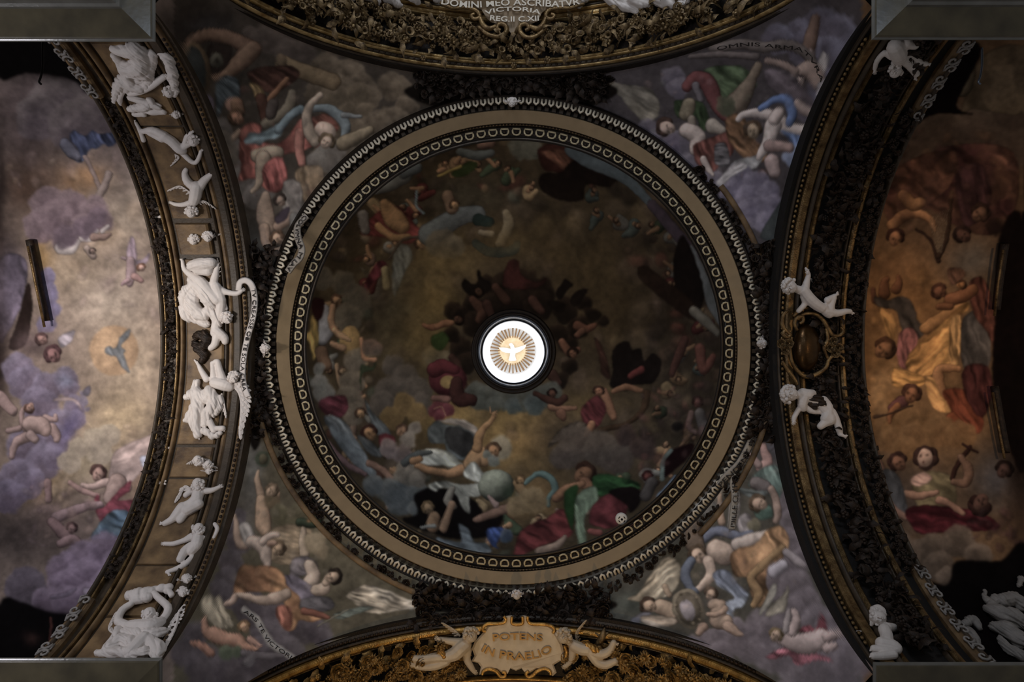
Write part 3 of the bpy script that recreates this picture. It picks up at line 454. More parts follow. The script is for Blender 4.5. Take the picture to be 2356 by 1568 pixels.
for q in ['1745,975,10 1725,1010,10 1705,1060,11 1675,1085,12 1658,1105,9', '1685,1100,12 1690,1140,13 1688,1180,13 1684,1208,10']: lb((126, 120, 114), q, .4)
clutter(1560, 1080, 1860, 1440, 60, [(120, 108, 104), (88, 80, 76), (130, 110, 92)], 4, 14, .2, 18)

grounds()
# ---- dome
DC = (1181.5, 801)
rr_ = np.sqrt((gx-DC[0])**2+(gy-DC[1])**2); dm = rr_ < 492; keep = cv.copy()
cv[dm] = C3((47, 40, 30))
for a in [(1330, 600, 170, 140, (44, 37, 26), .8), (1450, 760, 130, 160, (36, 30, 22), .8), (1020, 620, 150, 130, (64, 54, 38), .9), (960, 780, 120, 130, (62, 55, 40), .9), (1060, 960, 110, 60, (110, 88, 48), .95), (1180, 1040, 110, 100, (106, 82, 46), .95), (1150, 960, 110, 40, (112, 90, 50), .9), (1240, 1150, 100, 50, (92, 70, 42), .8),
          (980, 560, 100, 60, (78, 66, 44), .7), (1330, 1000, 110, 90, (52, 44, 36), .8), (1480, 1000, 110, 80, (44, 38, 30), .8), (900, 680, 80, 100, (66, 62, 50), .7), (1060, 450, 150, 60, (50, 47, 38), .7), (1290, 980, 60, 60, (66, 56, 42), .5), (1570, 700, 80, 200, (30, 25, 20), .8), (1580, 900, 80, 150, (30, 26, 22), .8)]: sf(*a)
inD = lambda x, y: math.hypot(x-DC[0], y-DC[1]) < 478
inO = lambda x, y: 330 < math.hypot(x-DC[0], y-DC[1]) < 478
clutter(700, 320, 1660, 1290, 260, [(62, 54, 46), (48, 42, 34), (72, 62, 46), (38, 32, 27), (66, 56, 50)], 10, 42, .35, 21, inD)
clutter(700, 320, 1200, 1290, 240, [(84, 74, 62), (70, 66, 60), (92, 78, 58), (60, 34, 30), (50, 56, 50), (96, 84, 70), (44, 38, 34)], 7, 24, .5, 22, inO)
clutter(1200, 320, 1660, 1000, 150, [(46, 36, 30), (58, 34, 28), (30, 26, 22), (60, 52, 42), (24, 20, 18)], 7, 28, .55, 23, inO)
q_ = random.Random(77)                                    # rings of small figures and cloud lobes crowding the rim
for k in range(64):
    a = 2*PI*k/64+q_.uniform(-.03, .03); r0 = q_.uniform(360, 452); x = DC[0]+math.cos(a)*r0; y = DC[1]+math.sin(a)*r0
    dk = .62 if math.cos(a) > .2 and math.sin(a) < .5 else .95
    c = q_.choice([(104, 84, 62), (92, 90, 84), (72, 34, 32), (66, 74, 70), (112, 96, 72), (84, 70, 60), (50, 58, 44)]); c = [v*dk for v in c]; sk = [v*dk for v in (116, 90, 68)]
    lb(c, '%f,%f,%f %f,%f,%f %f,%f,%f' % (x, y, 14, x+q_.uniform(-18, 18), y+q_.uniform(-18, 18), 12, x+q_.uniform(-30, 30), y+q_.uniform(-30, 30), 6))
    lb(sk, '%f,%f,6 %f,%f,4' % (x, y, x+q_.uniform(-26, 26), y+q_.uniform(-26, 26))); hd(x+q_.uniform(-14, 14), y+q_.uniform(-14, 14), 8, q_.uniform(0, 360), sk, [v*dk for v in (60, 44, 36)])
# top and upper left
cl('1200,338,30 1225,345,26', (66, 66, 58), (84, 84, 74)); lb((72, 76, 74), '1060,350,10 1100,358,12 1130,352,9'); lb((92, 72, 62), '1105,335,9 1130,330,9'); pg((34, 42, 22), '1040,395 1080,372 1100,378 1075,402 1045,408', None); lb((110, 94, 50), '1010,405,4 1060,382,4'); lb((86, 88, 86), '935,405,14 900,425,14 865,440,7'); lb((76, 82, 84), '960,385,12 930,400,12')
pg((26, 14, 12), '1240,340 1300,330 1340,380 1330,450 1290,400 1250,390', None, c2=(46, 24, 20)); pg((70, 46, 36), '1245,350 1300,345 1330,400 1340,420 1310,400 1270,370', 40, .3, 9)
pg((16, 12, 10), '1320,370 1380,380 1425,405 1400,430 1350,425 1340,460 1290,460 1245,435 1245,400 1290,395', None); lb((60, 68, 72), '1312,345,13 1350,370,15 1400,390,14 1450,420,12 1500,470,9', .3); lb((46, 40, 46), '1500,470,12 1560,540,14 1600,590,12', .3)
lb((66, 70, 72), '1590,570,7 1610,620,11 1640,700,13 1665,745,10', .3); pg((14, 11, 10), '1570,540 1600,600 1620,680 1600,720 1560,690 1550,600', None); pg((22, 16, 13), '1480,610 1540,650 1600,700 1600,740 1540,700 1470,640', None); lb((72, 70, 64), '1595,715,12 1625,740,12 1650,765,8')
pg((74, 32, 30), '840,515 880,480 920,475 960,520 985,530 940,560 880,545 830,540', 30, .3, 11); lb((124, 96, 68), '885,470,12 905,500,24 925,520,18'); lb((120, 92, 64), '870,520,9 905,545,9 940,545,7'); hd(968, 560, 16, 60, (120, 94, 70), (62, 46, 38)); lb((92, 88, 84), '835,495,13 840,530,11'); pg((74, 76, 72), '908,565 938,565 950,592 932,625 908,682 902,640 904,600', 80, .22, 8); lb((56, 48, 42), '960,545,3 925,552,3 905,580,3 895,595,3')
lb((70, 74, 74), '990,540,28 1050,500,22 1100,490,18', .4); cl('1015,560,34 1045,565,26', (62, 58, 50), (78, 72, 60)); lb((100, 92, 78), '1105,535,6 1130,538,8'); lb((98, 90, 74), '1150,560,12 1170,520,14 1165,490,10'); lb((30, 38, 38), '1095,560,10 1130,580,12 1180,575,12 1190,560,8', .2); lb((26, 34, 32), '1100,505,14 1125,510,12', .2)
lb((92, 76, 62), '1030,450,14 1040,480,14'); hd(1045, 470, 12, 60, (116, 92, 68), (66, 50, 40)); lb((80, 92, 96), '960,440,3 958,470,3 975,490,3', .2)
pg((66, 28, 32), '835,660 870,600 890,615 850,660 845,690 830,680', 70, .3, 8); lb((96, 88, 66), '890,660,9 885,620,9'); cl('820,690,34 790,650,30 800,730,34 740,640,26', (66, 62, 54), (86, 80, 68))
# left side angels
hd(775, 690, 14, 30, (120, 96, 74), (88, 66, 52)); lb((112, 112, 114), '745,715,16 752,750,20 742,780,14'); pg((138, 114, 60), '716,725 728,735 732,790 722,830 712,790 700,770 712,760', 80, .3, 9); pg((30, 14, 14), '718,690 745,690 740,730 725,735', None)
lb((128, 102, 80), '765,705,8 762,740,8 775,765,8 800,782,5'); el(806, 783, 24, 34, (124, 100, 64), shade=.3); lb((128, 102, 80), '765,790,7 790,800,8'); lb((130, 106, 82), '770,760,7 790,775,7 805,782,4'); lb((84, 66, 52), '740,810,16 750,840,14'); cl('733,850,14 745,905,24 735,880,20', (84, 84, 80), (104, 102, 98)); lb((94, 92, 88), '700,820,6 705,870,7 710,900,5')
lb((112, 92, 72), '775,840,6 782,880,5 795,910,4'); hd(788, 853, 10, 0, (100, 84, 66), (70, 56, 46)); cl('810,880,30 800,920,34 815,950,28 820,830,28', (72, 66, 58), (92, 84, 72)); lb((130, 98, 76), '832,780,5 838,820,6 862,828,6'); cl('850,800,20 865,805,16', (66, 58, 52), (86, 70, 60)); pg((40, 46, 34), '830,840 855,845 865,825 860,850 835,860 830,900', None)
pg((64, 32, 38), '735,920 790,910 800,940 780,960 745,950', 20, .3, 10); cl('905,840,26 930,870,34 960,900,36 900,900,36 970,930,28 880,930,30', (54, 50, 46), (70, 64, 58)); cl('930,930,26 960,950,24 900,960,26', (84, 68, 44), (98, 80, 50), .8); cl('1000,820,28 1030,830,26', (60, 56, 48), (76, 70, 58))
pg((62, 66, 68), '840,920 860,950 890,980 900,1005 870,1000 850,960', 50, .2, 8); hd(830, 950, 14, 60, (112, 90, 68), (70, 54, 44)); lb((100, 98, 92), '760,960,8 800,1020,10 830,1060,12 860,1090,8'); pg((72, 76, 78), '745,960 790,965 820,1010 850,1060 866,1095 830,1080 790,1040', 50, .28, 12); lb((88, 70, 70), '740,1000,6 790,1060,7 840,1090,6'); hd(850, 995, 20, 60, (104, 80, 58), (52, 34, 30)); pg((62, 64, 64), '825,1000 860,1020 880,1050 850,1045 830,1020', 50, .2)
hd(925, 990, 16, 140, (112, 88, 70), (84, 64, 52)); cl('955,985,16 940,1010,20', (90, 84, 78), (106, 100, 92)); pg((72, 28, 32), '872,1000 900,1000 910,1015 880,1030', None); cl('900,1035,22 925,1045,22 895,1025,18', (88, 78, 76), (106, 94, 90)); lb((100, 78, 66), '850,1065,9 880,1080,8 900,1100,8')
# black figures around the eye of the dome
clutter(900, 500, 1500, 1100, 90, [(88, 74, 48), (54, 46, 34), (70, 58, 40)], 12, 40, .16, 26, inD)
for a_ in [(1000, 690, 60, 60, (84, 68, 36), .7), (980, 780, 60, 60, (80, 66, 38), .7), (1030, 600, 90, 40, (76, 64, 40), .6), (1180, 560, 120, 40, (60, 50, 32), .6), (1400, 700, 70, 90, (50, 41, 26), .6), (1330, 600, 110, 60, (46, 38, 25), .6), (1340, 930, 50, 40, (70, 58, 34), .5)]: sf(*a_)
sf(1181, 800, 105, 100, (20, 16, 13), .9)
K = (14, 11, 9); K2 = (30, 23, 18)
cl('1120,655,24 1160,658,34 1205,655,36 1245,672,34 1085,700,24 1042,712,22 1060,722,22 1095,745,30 1060,800,26 1070,835,24 1300,712,30 1345,696,20 1362,724,20 1388,742,14 1330,752,26 1305,790,24 1312,845,20 1290,872,20 1180,700,40 1130,705,34 1285,765,24 1240,700,36 1040,770,20', K, K2, .9)
pg(K, '1062,655 1070,640 1082,652 1100,648 1096,625 1102,622 1110,640 1130,655 1110,680 1080,680', None); pg(K, '1160,630 1172,600 1192,600 1200,632 1235,648 1256,638 1250,655 1215,665 1160,660', None, c2=(44, 22, 20)); pg(K, '1278,675 1290,655 1300,640 1318,655 1305,668 1290,690', None); pg(K, '1312,690 1330,668 1352,666 1340,688 1322,705', None); pg(K, '1270,690 1260,700 1290,720 1300,700', None)
lb((86, 58, 42), '976,748,5 992,753,8 1008,750,6'); lb((92, 64, 46), '1004,750,7 1022,744,8 1040,742,6'); lb((50, 34, 27), '1088,690,10 1110,715,12 1100,735,8'); lb((44, 30, 24), '1140,660,10 1165,690,12'); lb((46, 32, 27), '1225,690,12 1245,715,9'); lb((64, 42, 32), '1328,748,11 1350,757,9 1368,746,6'); lb((74, 50, 38), '1292,785,8 1312,812,10 1330,804,7'); lb((38, 26, 22), '1120,700,12 1135,735,8'); lb((66, 46, 36), '1340,760,8 1328,770,7')
pg((34, 46, 22), '993,776 1018,762 1032,780 1016,806 996,796', None); hd(1056, 735, 13, 200, (52, 36, 28), (24, 18, 14)); hd(1318, 812, 14, 60, (70, 48, 36), (30, 20, 16)); hd(1102, 672, 12, 240, (48, 34, 26), (20, 15, 12))
for q in ['1052,860,10 1060,880,12 1075,900,9', '1270,860,12 1285,880,8', '1040,820,9 1056,845,10']: lb((40, 28, 24), q)
cl('1270,905,28 1240,915,30 1200,915,32 1160,910,30 1120,915,28 1095,905,26 1140,930,22 1100,925,20', (46, 48, 44), (60, 62, 58)); cl('1230,930,26 1180,935,20', (44, 50, 50), (58, 62, 60))
el(1030, 872, 44, 38, (60, 24, 28), shade=.6); el(1030, 878, 18, 15, (96, 80, 50), shade=.1); lb((66, 26, 30), '1000,850,18 1020,842,16 1045,850,12'); lb((40, 24, 22), '1050,880,14 1055,915,18 1085,920,14'); cl('1015,935,20 1000,945,14 1030,940,16 1012,955,14', (60, 28, 34), (82, 46, 50)); lb((84, 62, 56), '1000,915,8 1030,918,9'); lb((96, 70, 60), '1000,940,1.5 1015,935,1.5 1025,955,1.5', .1)
pg((13, 10, 9), '1408,812 1425,790 1448,786 1455,805 1475,802 1482,830 1500,812 1520,828 1518,858 1500,882 1455,885 1440,900 1405,888 1410,850', None); pg((34, 22, 18), '1366,776 1385,795 1398,830 1405,870 1385,860 1378,820', 60, .3, 8); lb((84, 60, 44), '1412,900,6 1440,890,8 1475,898,6'); lb((64, 28, 26), '1450,865,7 1475,850,9'); lb((40, 30, 22), '1488,905,9 1478,945,7 1440,975,6 1400,985,6 1380,990,5', .6); lb((92, 66, 50), '1390,900,9 1400,930,12 1412,960,8'); hd(1378, 900, 14, 90, (84, 58, 44), (44, 30, 24)); pg((58, 26, 28), '1338,940 1375,910 1395,945 1370,985 1345,975', 60, .3, 9); pg((52, 46, 40), '1262,1030 1280,995 1320,970 1350,975 1345,990 1300,1005', -35, .25, 7); lb((98, 70, 52), '1350,1000,7 1362,975,9')
hd(1270, 905, 12, 60, (50, 34, 28), (22, 16, 14)); lb((78, 58, 46), '1270,935,10 1300,940,7 1325,938,5'); lb((70, 50, 40), '1290,950,12 1296,960,8'); lb((40, 26, 22), '1230,905,5 1280,925,9 1300,915,8')
cl('1330,1020,44 1380,1030,40 1420,1050,40 1300,1050,34', (50, 44, 40), (60, 54, 48), .8); cl('1440,1000,26 1480,1030,30', (40, 32, 30), (52, 42, 38), .8)
# main seated figure with billowing mantle
pg((96, 90, 84), '1005,968 1045,962 1085,972 1105,1000 1095,1030 1060,985 1020,972', 20, .15, 9); pg((62, 66, 66), '982,990 1002,968 1030,976 1064,982 1098,1008 1094,1035 1062,1058 1030,1045 1022,1022 990,1018', 65, .2, 16); pg((34, 34, 34), '1026,985 1060,985 1094,1008 1092,1035 1062,1050 1030,1025', 60, .15, 14)
el(1152, 1030, 26, 30, (104, 96, 80), shade=.15, soft=8); cl('920,1150,36 950,1140,36 900,1130,34 965,1170,26 930,1105,20 860,1115,22', (58, 62, 64), (84, 86, 84)); cl('930,1085,24 945,1095,26 960,1100,20', (72, 68, 62), (100, 92, 82))
pg((10, 8, 8), '955,1135 1010,1120 1090,1150 1120,1190 1160,1185 1130,1230 1060,1240 990,1225 925,1195 960,1180', None, feather=4)
pg((116, 116, 106), '935,1058 960,1038 1000,1030 1035,1040 1060,1062 1095,1080 1075,1095 1030,1072 990,1070 955,1072', 20, .26, 10, c2=(130, 130, 122)); lb((60, 62, 60), '930,1065,9 960,1045,8 990,1040,5'); lb((118, 88, 62), '960,1070,8 985,1080,8 1030,1088,10 1060,1080,14'); lb((110, 82, 58), '950,1060,8 965,1055,8')
lb((116, 90, 64), '1085,1065,20 1105,1045,20 1115,1060,14'); lb((112, 86, 60), '1098,1030,12 1102,1005,10 1112,985,8 1132,965,5 1136,950,4'); 
for s_ in ['1130,950,2 1127,936,1.3', '1136,948,2 1144,944,1.2', '1136,950,2 1146,950,1.2', '1134,952,2 1142,956,1.2']: lb((118, 90, 64), s_)
hd(1135, 1035, 19, 60, (104, 78, 56), (74, 56, 42)); cl('1135,1062,16 1120,1045,11', (70, 72, 66), (88, 90, 84)); pg((124, 124, 116), '1065,1085 1090,1060 1110,1085 1130,1095 1130,1110 1085,1105', 60, .24, 9); pg((112, 112, 104), '985,1115 1020,1105 1060,1115 1110,1110 1105,1140 1080,1145 1082,1180 1060,1165 1050,1140 1020,1120 1000,1130', 40, .3, 11)
el(1142, 1117, 42, 38, (92, 94, 82), shade=.9); sf(1170, 1130, 22, 26, (34, 42, 32), .7); lb((92, 88, 80), '1040,1125,8 1030,1150,10 1042,1165,8'); hd(985, 1168, 16, 60, (108, 90, 70), (100, 82, 60)); lb((104, 84, 66), '1000,1190,14 995,1210,16'); lb((104, 84, 68), '1040,1160,8 1028,1190,9 1020,1215,10'); lb((96, 96, 92), '970,1212,4 1000,1210,5')
pg((76, 82, 86), '1055,1205 1078,1215 1090,1245 1120,1250 1130,1270 1080,1272 1020,1262 1005,1235 1060,1245', 25, .28, 11); pg((34, 48, 88), '1118,1222 1140,1212 1160,1218 1142,1250 1148,1262 1128,1250', 60, .3, 8); cl('1165,1232,16', (40, 48, 60), (70, 76, 84), 1.1); lb((84, 66, 56), '1095,1195,8 1130,1182,10 1165,1170,11 1195,1155,7'); lb((106, 90, 84), '1125,1142,4 1140,1160,9'); lb((104, 84, 60), '1190,1110,10 1205,1130,10 1230,1145,9 1260,1155,7'); hd(1197, 1103, 12, 60, (108, 84, 58), (92, 70, 46)); lb((66, 80, 76), '1210,1112,5 1235,1090,7 1265,1098,8 1278,1125,8 1262,1145,6 1262,1162,5')
pg((72, 30, 30), '1205,1215 1260,1190 1290,1170 1320,1195 1310,1235 1260,1250 1190,1280 1185,1255', 30, .32, 14); lb((96, 82, 72), '1240,1268,10 1280,1255,10 1300,1235,6'); cl('1225,1150,34 1190,1165,24', (80, 68, 50), (100, 86, 64), .8)
hd(1345, 1088, 27, 150, (88, 62, 44), (52, 34, 26)); lb((88, 62, 46), '1345,1110,14 1355,1120,12'); lb((92, 66, 48), '1280,1145,10 1305,1125,12 1340,1112,8'); pg((26, 44, 26), '1362,1096 1400,1090 1440,1102 1470,1110 1465,1130 1400,1140 1370,1135', 15, .3, 9); pg((74, 84, 70), '1322,1150 1345,1125 1370,1120 1375,1150 1345,1190 1350,1250 1335,1258 1325,1215', 80, .26, 10)
pg((24, 40, 22), '1300,1130 1330,1115 1322,1160 1318,1220 1300,1180', None); pg((66, 28, 30), '1358,1178 1378,1148 1410,1132 1440,1140 1440,1180 1410,1215 1360,1205', 40, .3, 20); pg((14, 10, 10), '1400,1130 1460,1120 1475,1150 1450,1180 1440,1160', None); hd(1490, 1095, 13, 60, (70, 40, 36), (48, 20, 20)); pg((16, 7, 8), '1525,1055 1545,1035 1595,1018 1585,1050 1526,1100', None, feather=3); lb((70, 78, 74), '1545,1035,5 1526,1060,5 1524,1100,6', .3); lb((66, 74, 84), '1515,1140,5 1545,1110,6 1552,1095,4'); lb((56, 52, 50), '1500,1110,14 1485,1140,14'); lb((60, 34, 32), '1490,1180,9 1450,1210,8 1400,1230,8'); lb((90, 52, 48), '1360,1222,8 1380,1225,7')
hd(1605, 925, 14, 100, (60, 40, 36), (34, 22, 20)); lb((72, 58, 54), '1590,950,8 1585,980,7 1600,995,6'); cl('1560,980,14', (14, 12, 12), (20, 18, 17)); lb((62, 58, 56), '1610,950,12 1620,990,14'); lb((48, 32, 28), '1575,780,9 1560,820,10 1545,860,8'); lb((64, 40, 34), '1610,800,12 1620,850,12 1640,820,8'); clutter(1470, 880, 1640, 1080, 40, [(52, 40, 38), (40, 32, 32), (64, 42, 38)], 6, 18, .4, 25, inD)
dome_img = cv.copy(); cv[:] = np.where((rr_ < 492)[..., None], keep, cv)

# a little fine brush texture everywhere, then sRGB -> linear
def fin(im, dsat=None):
    g = im.mean(-1, keepdims=True); ds = np.where(gx < 400, .18, np.where(gx > 1985, .06, .24)) if dsat is None else dsat; ds = (ds+np.zeros_like(gx))[..., None]; mx = im.max(-1, keepdims=True); sat = (mx-im.min(-1, keepdims=True))/(mx+1)
    ds = ds+np.clip(sat-.40, 0, .5)*np.where(gx > 1985, .15, 1.0)[..., None]; im = im+(g-im)*ds; im = im*(1+.16*nD[..., None]+.10*nB[..., None])
    for _ in range(1):
        p = np.pad(im, ((1, 1), (1, 1), (0, 0)), mode='edge'); im = (p[:-2, 1:-1]+p[2:, 1:-1]+p[1:-1, :-2]+p[1:-1, 2:]+2*im)/6
    im = np.clip(im, 1, 235)/255; return np.where(im <= .04045, im/12.92, ((im+.055)/1.055)**2.4).astype(np.float32)
IMG = fin(cv); IMD = fin(dome_img, .08)
def sample(im, px, py):
    px = np.abs(px); px = np.where(px > 2350, 4700-px, px); py = np.abs(py); py = np.where(py > 1562, 3124-py, py)   # beyond the painted plan the composition repeats mirrored
    u = np.clip(px*S, 0, W-1.001); v = np.clip(py*S, 0, Hh-1.001); i = u.astype(int); j = v.astype(int); fu = (u-i)[:, None]; fv = (v-j)[:, None]
    return im[j, i]*(1-fu)*(1-fv)+im[j, i+1]*fu*(1-fv)+im[j+1, i]*(1-fu)*fv+im[j+1, i+1]*fu*fv
def gridmesh(name, X, Y, Z, im, wrap=False):
    a, b = X.shape; co_ = np.stack([X, Y, Z], -1).reshape(-1, 3).astype(np.float32)
    i, j = np.meshgrid(np.arange(a-1), np.arange(b if wrap else b-1), indexing='ij'); j2 = (j+1) % b
    q = np.stack([i*b+j, i*b+j2, (i+1)*b+j2, (i+1)*b+j], -1).reshape(-1, 4)
    me = bpy.data.meshes.new(name); me.vertices.add(a*b); me.vertices.foreach_set('co', co_.ravel()); me.loops.add(q.size); me.loops.foreach_set('vertex_index', q.ravel().astype(np.int32))
    me.polygons.add(len(q)); me.polygons.foreach_set('loop_start', (np.arange(len(q))*4).astype(np.int32)); me.update(calc_edges=True)
    me.polygons.foreach_set('use_smooth', np.ones(len(q), bool))
    if im is not None:
        d = co_[:, 2]-H0; px = CX-co_[:, 0]*F/d; py = CY-co_[:, 1]*F/d; c = sample(im, px, py)
        at = me.color_attributes.new('paint', 'FLOAT_COLOR', 'POINT'); at.data.foreach_set('color', np.concatenate([c, np.ones((len(c), 1))], 1).astype(np.float32).ravel())
    me.validate(); return me

# ================================================================ STRUCTURE
# dome bowl
RD = 4.30
th = np.linspace(-.03, math.acos(1.05/RD), 170)[:, None]; ph = np.linspace(0, 2*PI, 760, endpoint=False)[None]
dd = 14.12+RD*np.sin(th)*.98+0*ph; rad = RD*np.cos(th)+0*ph; t_ = (dd-14)/4.3
cxx = -(1181.5-CX)*dd/F; cyy = (CY-(799+9*t_))*dd/F
me = gridmesh('ceiling', cxx+rad*np.cos(ph), cyy+rad*np.sin(ph), dd+H0, IMD, True)
link('ceiling', me, M['f_dome'], label='frescoed dome bowl crowded with clouds and figures around the round lantern', kind='structure')
# pendentives
HW = {'L': 5.02, 'R': 5.02, 'T': 5.12, 'B': 5.22}
for nm, (sx, sy), lab in [('ceiling', (1, 1), 'upper left painted corner spandrel with red robed woman, column and shield'), ('ceiling', (-1, 1), 'upper right painted corner spandrel with lilac clouds, blue scarf and banner'),
                          ('ceiling', (1, -1), 'lower left painted corner spandrel with orange robed winged figure'), ('ceiling', (-1, -1), 'lower right painted corner spandrel with brown robed angel and round shield')]:
    hx = HW['L' if sx > 0 else 'R']; hy = HW['T' if sy > 0 else 'B']
    a = np.linspace(.0, PI/2, 430)[:, None]; ro = np.minimum(hx/np.maximum(np.cos(a), 1e-6), hy/np.maximum(np.sin(a), 1e-6)); ro = np.minimum(ro, 6.78)
    s = np.linspace(0, 1, 190)[None]; ri = 4.62; r = ri+(np.maximum(ro, ri+.02)-ri)*s
    d = 9.03+np.sqrt(np.maximum(46.3-r*r, 0)); d = np.maximum(d, 8.2)
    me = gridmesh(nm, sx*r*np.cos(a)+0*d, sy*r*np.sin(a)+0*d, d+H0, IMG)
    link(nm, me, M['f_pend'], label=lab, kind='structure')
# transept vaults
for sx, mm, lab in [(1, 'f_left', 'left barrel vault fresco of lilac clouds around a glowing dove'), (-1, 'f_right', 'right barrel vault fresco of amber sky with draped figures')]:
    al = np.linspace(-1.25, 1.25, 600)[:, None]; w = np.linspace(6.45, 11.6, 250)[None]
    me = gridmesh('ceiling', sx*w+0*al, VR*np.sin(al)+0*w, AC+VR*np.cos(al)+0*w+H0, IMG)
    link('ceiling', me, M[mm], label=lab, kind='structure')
# arch sweeps
def apt(side, w, t, h=0.0, base=AR):
    r = base-h; al = r*math.sin(t); d = AC+r*math.cos(t)+H0
    return {'L': (w, al, d), 'R': (-w, al, d), 'T': (al, w, d), 'B': (al, -w, d)}[side]
def sweep(side, prof, t0=-1.42, t1=1.42, n=90, base=AR):
    mb = MB(); mb.grid([[apt(side, w, t0+(t1-t0)*i/n, h, base) for w, h in prof] for i in range(n+1)], cv=True)
    k = len(prof); mb.F.append(tuple(range(k))); mb.F.append(tuple(range(n*k, n*k+k))[::-1]); return mb
def strip(side, w0, w1, h, t0=-1.42, t1=1.42, n=90, base=AR, back=-.05):
    b = min(.3*(w1-w0), .03); return sweep(side, [(w0, back), (w0, h-b), (w0+b, h), (w1-b, h), (w1, h-b), (w1, back)], t0, t1, n, base)
def rollstrip(side, w0, w1, h, t0=-1.42, t1=1.42, n=90):
    m_ = (w0+w1)/2; r = (w1-w0)/2; pr = [(w0, -.05)]+[(m_-r*math.cos(PI*k/6), h*.4+h*.6*math.sin(PI*k/6)) for k in range(7)]+[(w1, -.05)]
    return sweep(side, pr, t0, t1, n)
TN = [0]
def trim(label): 
    TN[0] += 1; o = bpy.data.objects.new('trim_%d' % TN[0], None); C.objects.link(o); o['kind'] = 'structure'; o['label'] = label; return o
def part(name, mb, m, parent, label=None, kind=None, smooth=False):
    return link(name, mb.me(name, smooth), M[m] if isinstance(m, str) else m, parent, label, None, None, kind)

# dome rings (lathe)
def lathe(prof, n=360):
    mb = MB(); rows = []
    for r, d in prof:
        cx_, cy_ = cen(d); R_ = r*d/F; rows.append([(cx_+R_*math.cos(2*PI*j/n), cy_+R_*math.sin(2*PI*j/n), d+H0) for j in range(n)])
    mb.grid(rows, cv=True); return mb
ring = trim('round dome cornice with plain tan band, rings of cream eggs and outer cream scallops')
part('plain_band', lathe([(515, 14.0), (516, 13.88), (545, 13.72), (546.5, 13.80)]), 'band', ring, smooth=False)
part('egg_bed', lathe([(476, 14.2), (479, 14.02), (483, 14.0), (485, 14.06), (506, 14.02), (508, 13.98), (510, 14.03)]), 'dark', ring)
part('bead_moulding', lathe([(509, 14.03), (510, 13.97), (512, 13.95), (514, 13.97), (515.5, 14.02)]), 'stone_dark', ring)
part('inner_fillet', lathe([(478.5, 14.02), (480, 13.985), (482, 13.99), (483, 14.02)]), 'stone_dark', ring)
part('dentil_bed', lathe([(546, 13.82), (557, 13.82), (558, 13.70), (560, 13.68), (576, 13.62), (579, 13.60), (581, 13.62), (584, 13.72), (592, 13.9)]), 'dark', ring)
def radial_frame(k, n, r, d, off=0):
    a = 2*PI*(k+off)/n; cx_, cy_ = cen(d); R_ = r*d/F
    u = Vector((math.cos(a), math.sin(a), 0)); v = Vector((-math.sin(a), math.cos(a), 0)); w = Vector((0, 0, 1))
    return Matrix(((u.x, v.x, w.x, cx_+R_*u.x), (u.y, v.y, w.y, cy_+R_*u.y), (u.z, v.z, w.z, d+H0), (0, 0, 0, 1)))
s_ = 14/F
mb = MB(); path = [(6.5, -8), (6.5, 8), (2, 9), (-3, 8.4), (-6.5, 5.5), (-7.6, 0), (-6.5, -5.5), (-3, -8.4), (2, -9)]
pp = [Vector((x*s_, y*s_, 0)) for x, y in path]
rows = []
for i, p in enumerate(pp):
    t = (pp[(i+1) % 9]-pp[i-1]).normalized(); nrm = Vector((t.y, -t.x, 0)); rr = 2.1*s_
    rows.append([p+nrm*rr, p+Vector((0, 0, -rr*1.3)), p-nrm*rr])
mb.grid(rows, cu=True); egg_me = mb.me('egg', True)
mb = MB(); mb.ball((-1*s_, 0, 0), 4.2*s_, 6, 4, (.9, 1, .5)); core_me = mb.me('egg_core', True)
core_me.materials.append(M['bronze']); egg_me.materials.append(M['eggm'])
for k in range(115):
    o = link('egg_frame', egg_me, None, ring); o.matrix_basis = radial_frame(k, 115, 496.5, 14.02)
    o2 = link('egg_core', core_me, None, ring); o2.matrix_basis = radial_frame(k, 115, 496.5, 14.045)
mb = MB(); mb.tube([(7*s_, -4.3*s_, .01), (-2*s_, -4.6*s_, 0), (-6.6*s_, 0, 0), (-2*s_, 4.6*s_, 0), (7*s_, 4.3*s_, .01)], 2.9*s_, 5); tooth_me = mb.me('scallop', True); tooth_me.materials.append(M['tooth'])
mb = MB(); mb.tube([(8*s_, -7*s_, 0), (8*s_, 7*s_, 0)], 1.4*s_, 5); mb.box((0, 7.6*s_, .004), (7*s_, .8*s_, 2*s_)); lip_me = mb.me('scallop_rim', False); lip_me.materials.append(M['tooth'])
for k in range(204):
    m_ = radial_frame(k, 204, 567, 13.63); o = link('scallop', tooth_me, None, ring); o.matrix_basis = m_
mb = MB(); mb.box((0, 0, 0), (4.2*s_, 4.6*s_, 4*s_)); dent_me = mb.me('dentil', False); dent_me.materials.append(M['stone_dark'])
for k in range(204):
    o = link('dentil', dent_me, None, ring); o.matrix_basis = radial_frame(k, 204, 551.5, 13.80, .5)
mb = MB()
for k in range(420): 
    m_ = radial_frame(k, 420, 512, 13.945); p = m_.translation; mb.ball(p, 2.2*s_, 4, 3)
part('bead_row', mb, 'stone', ring, kind='stuff')

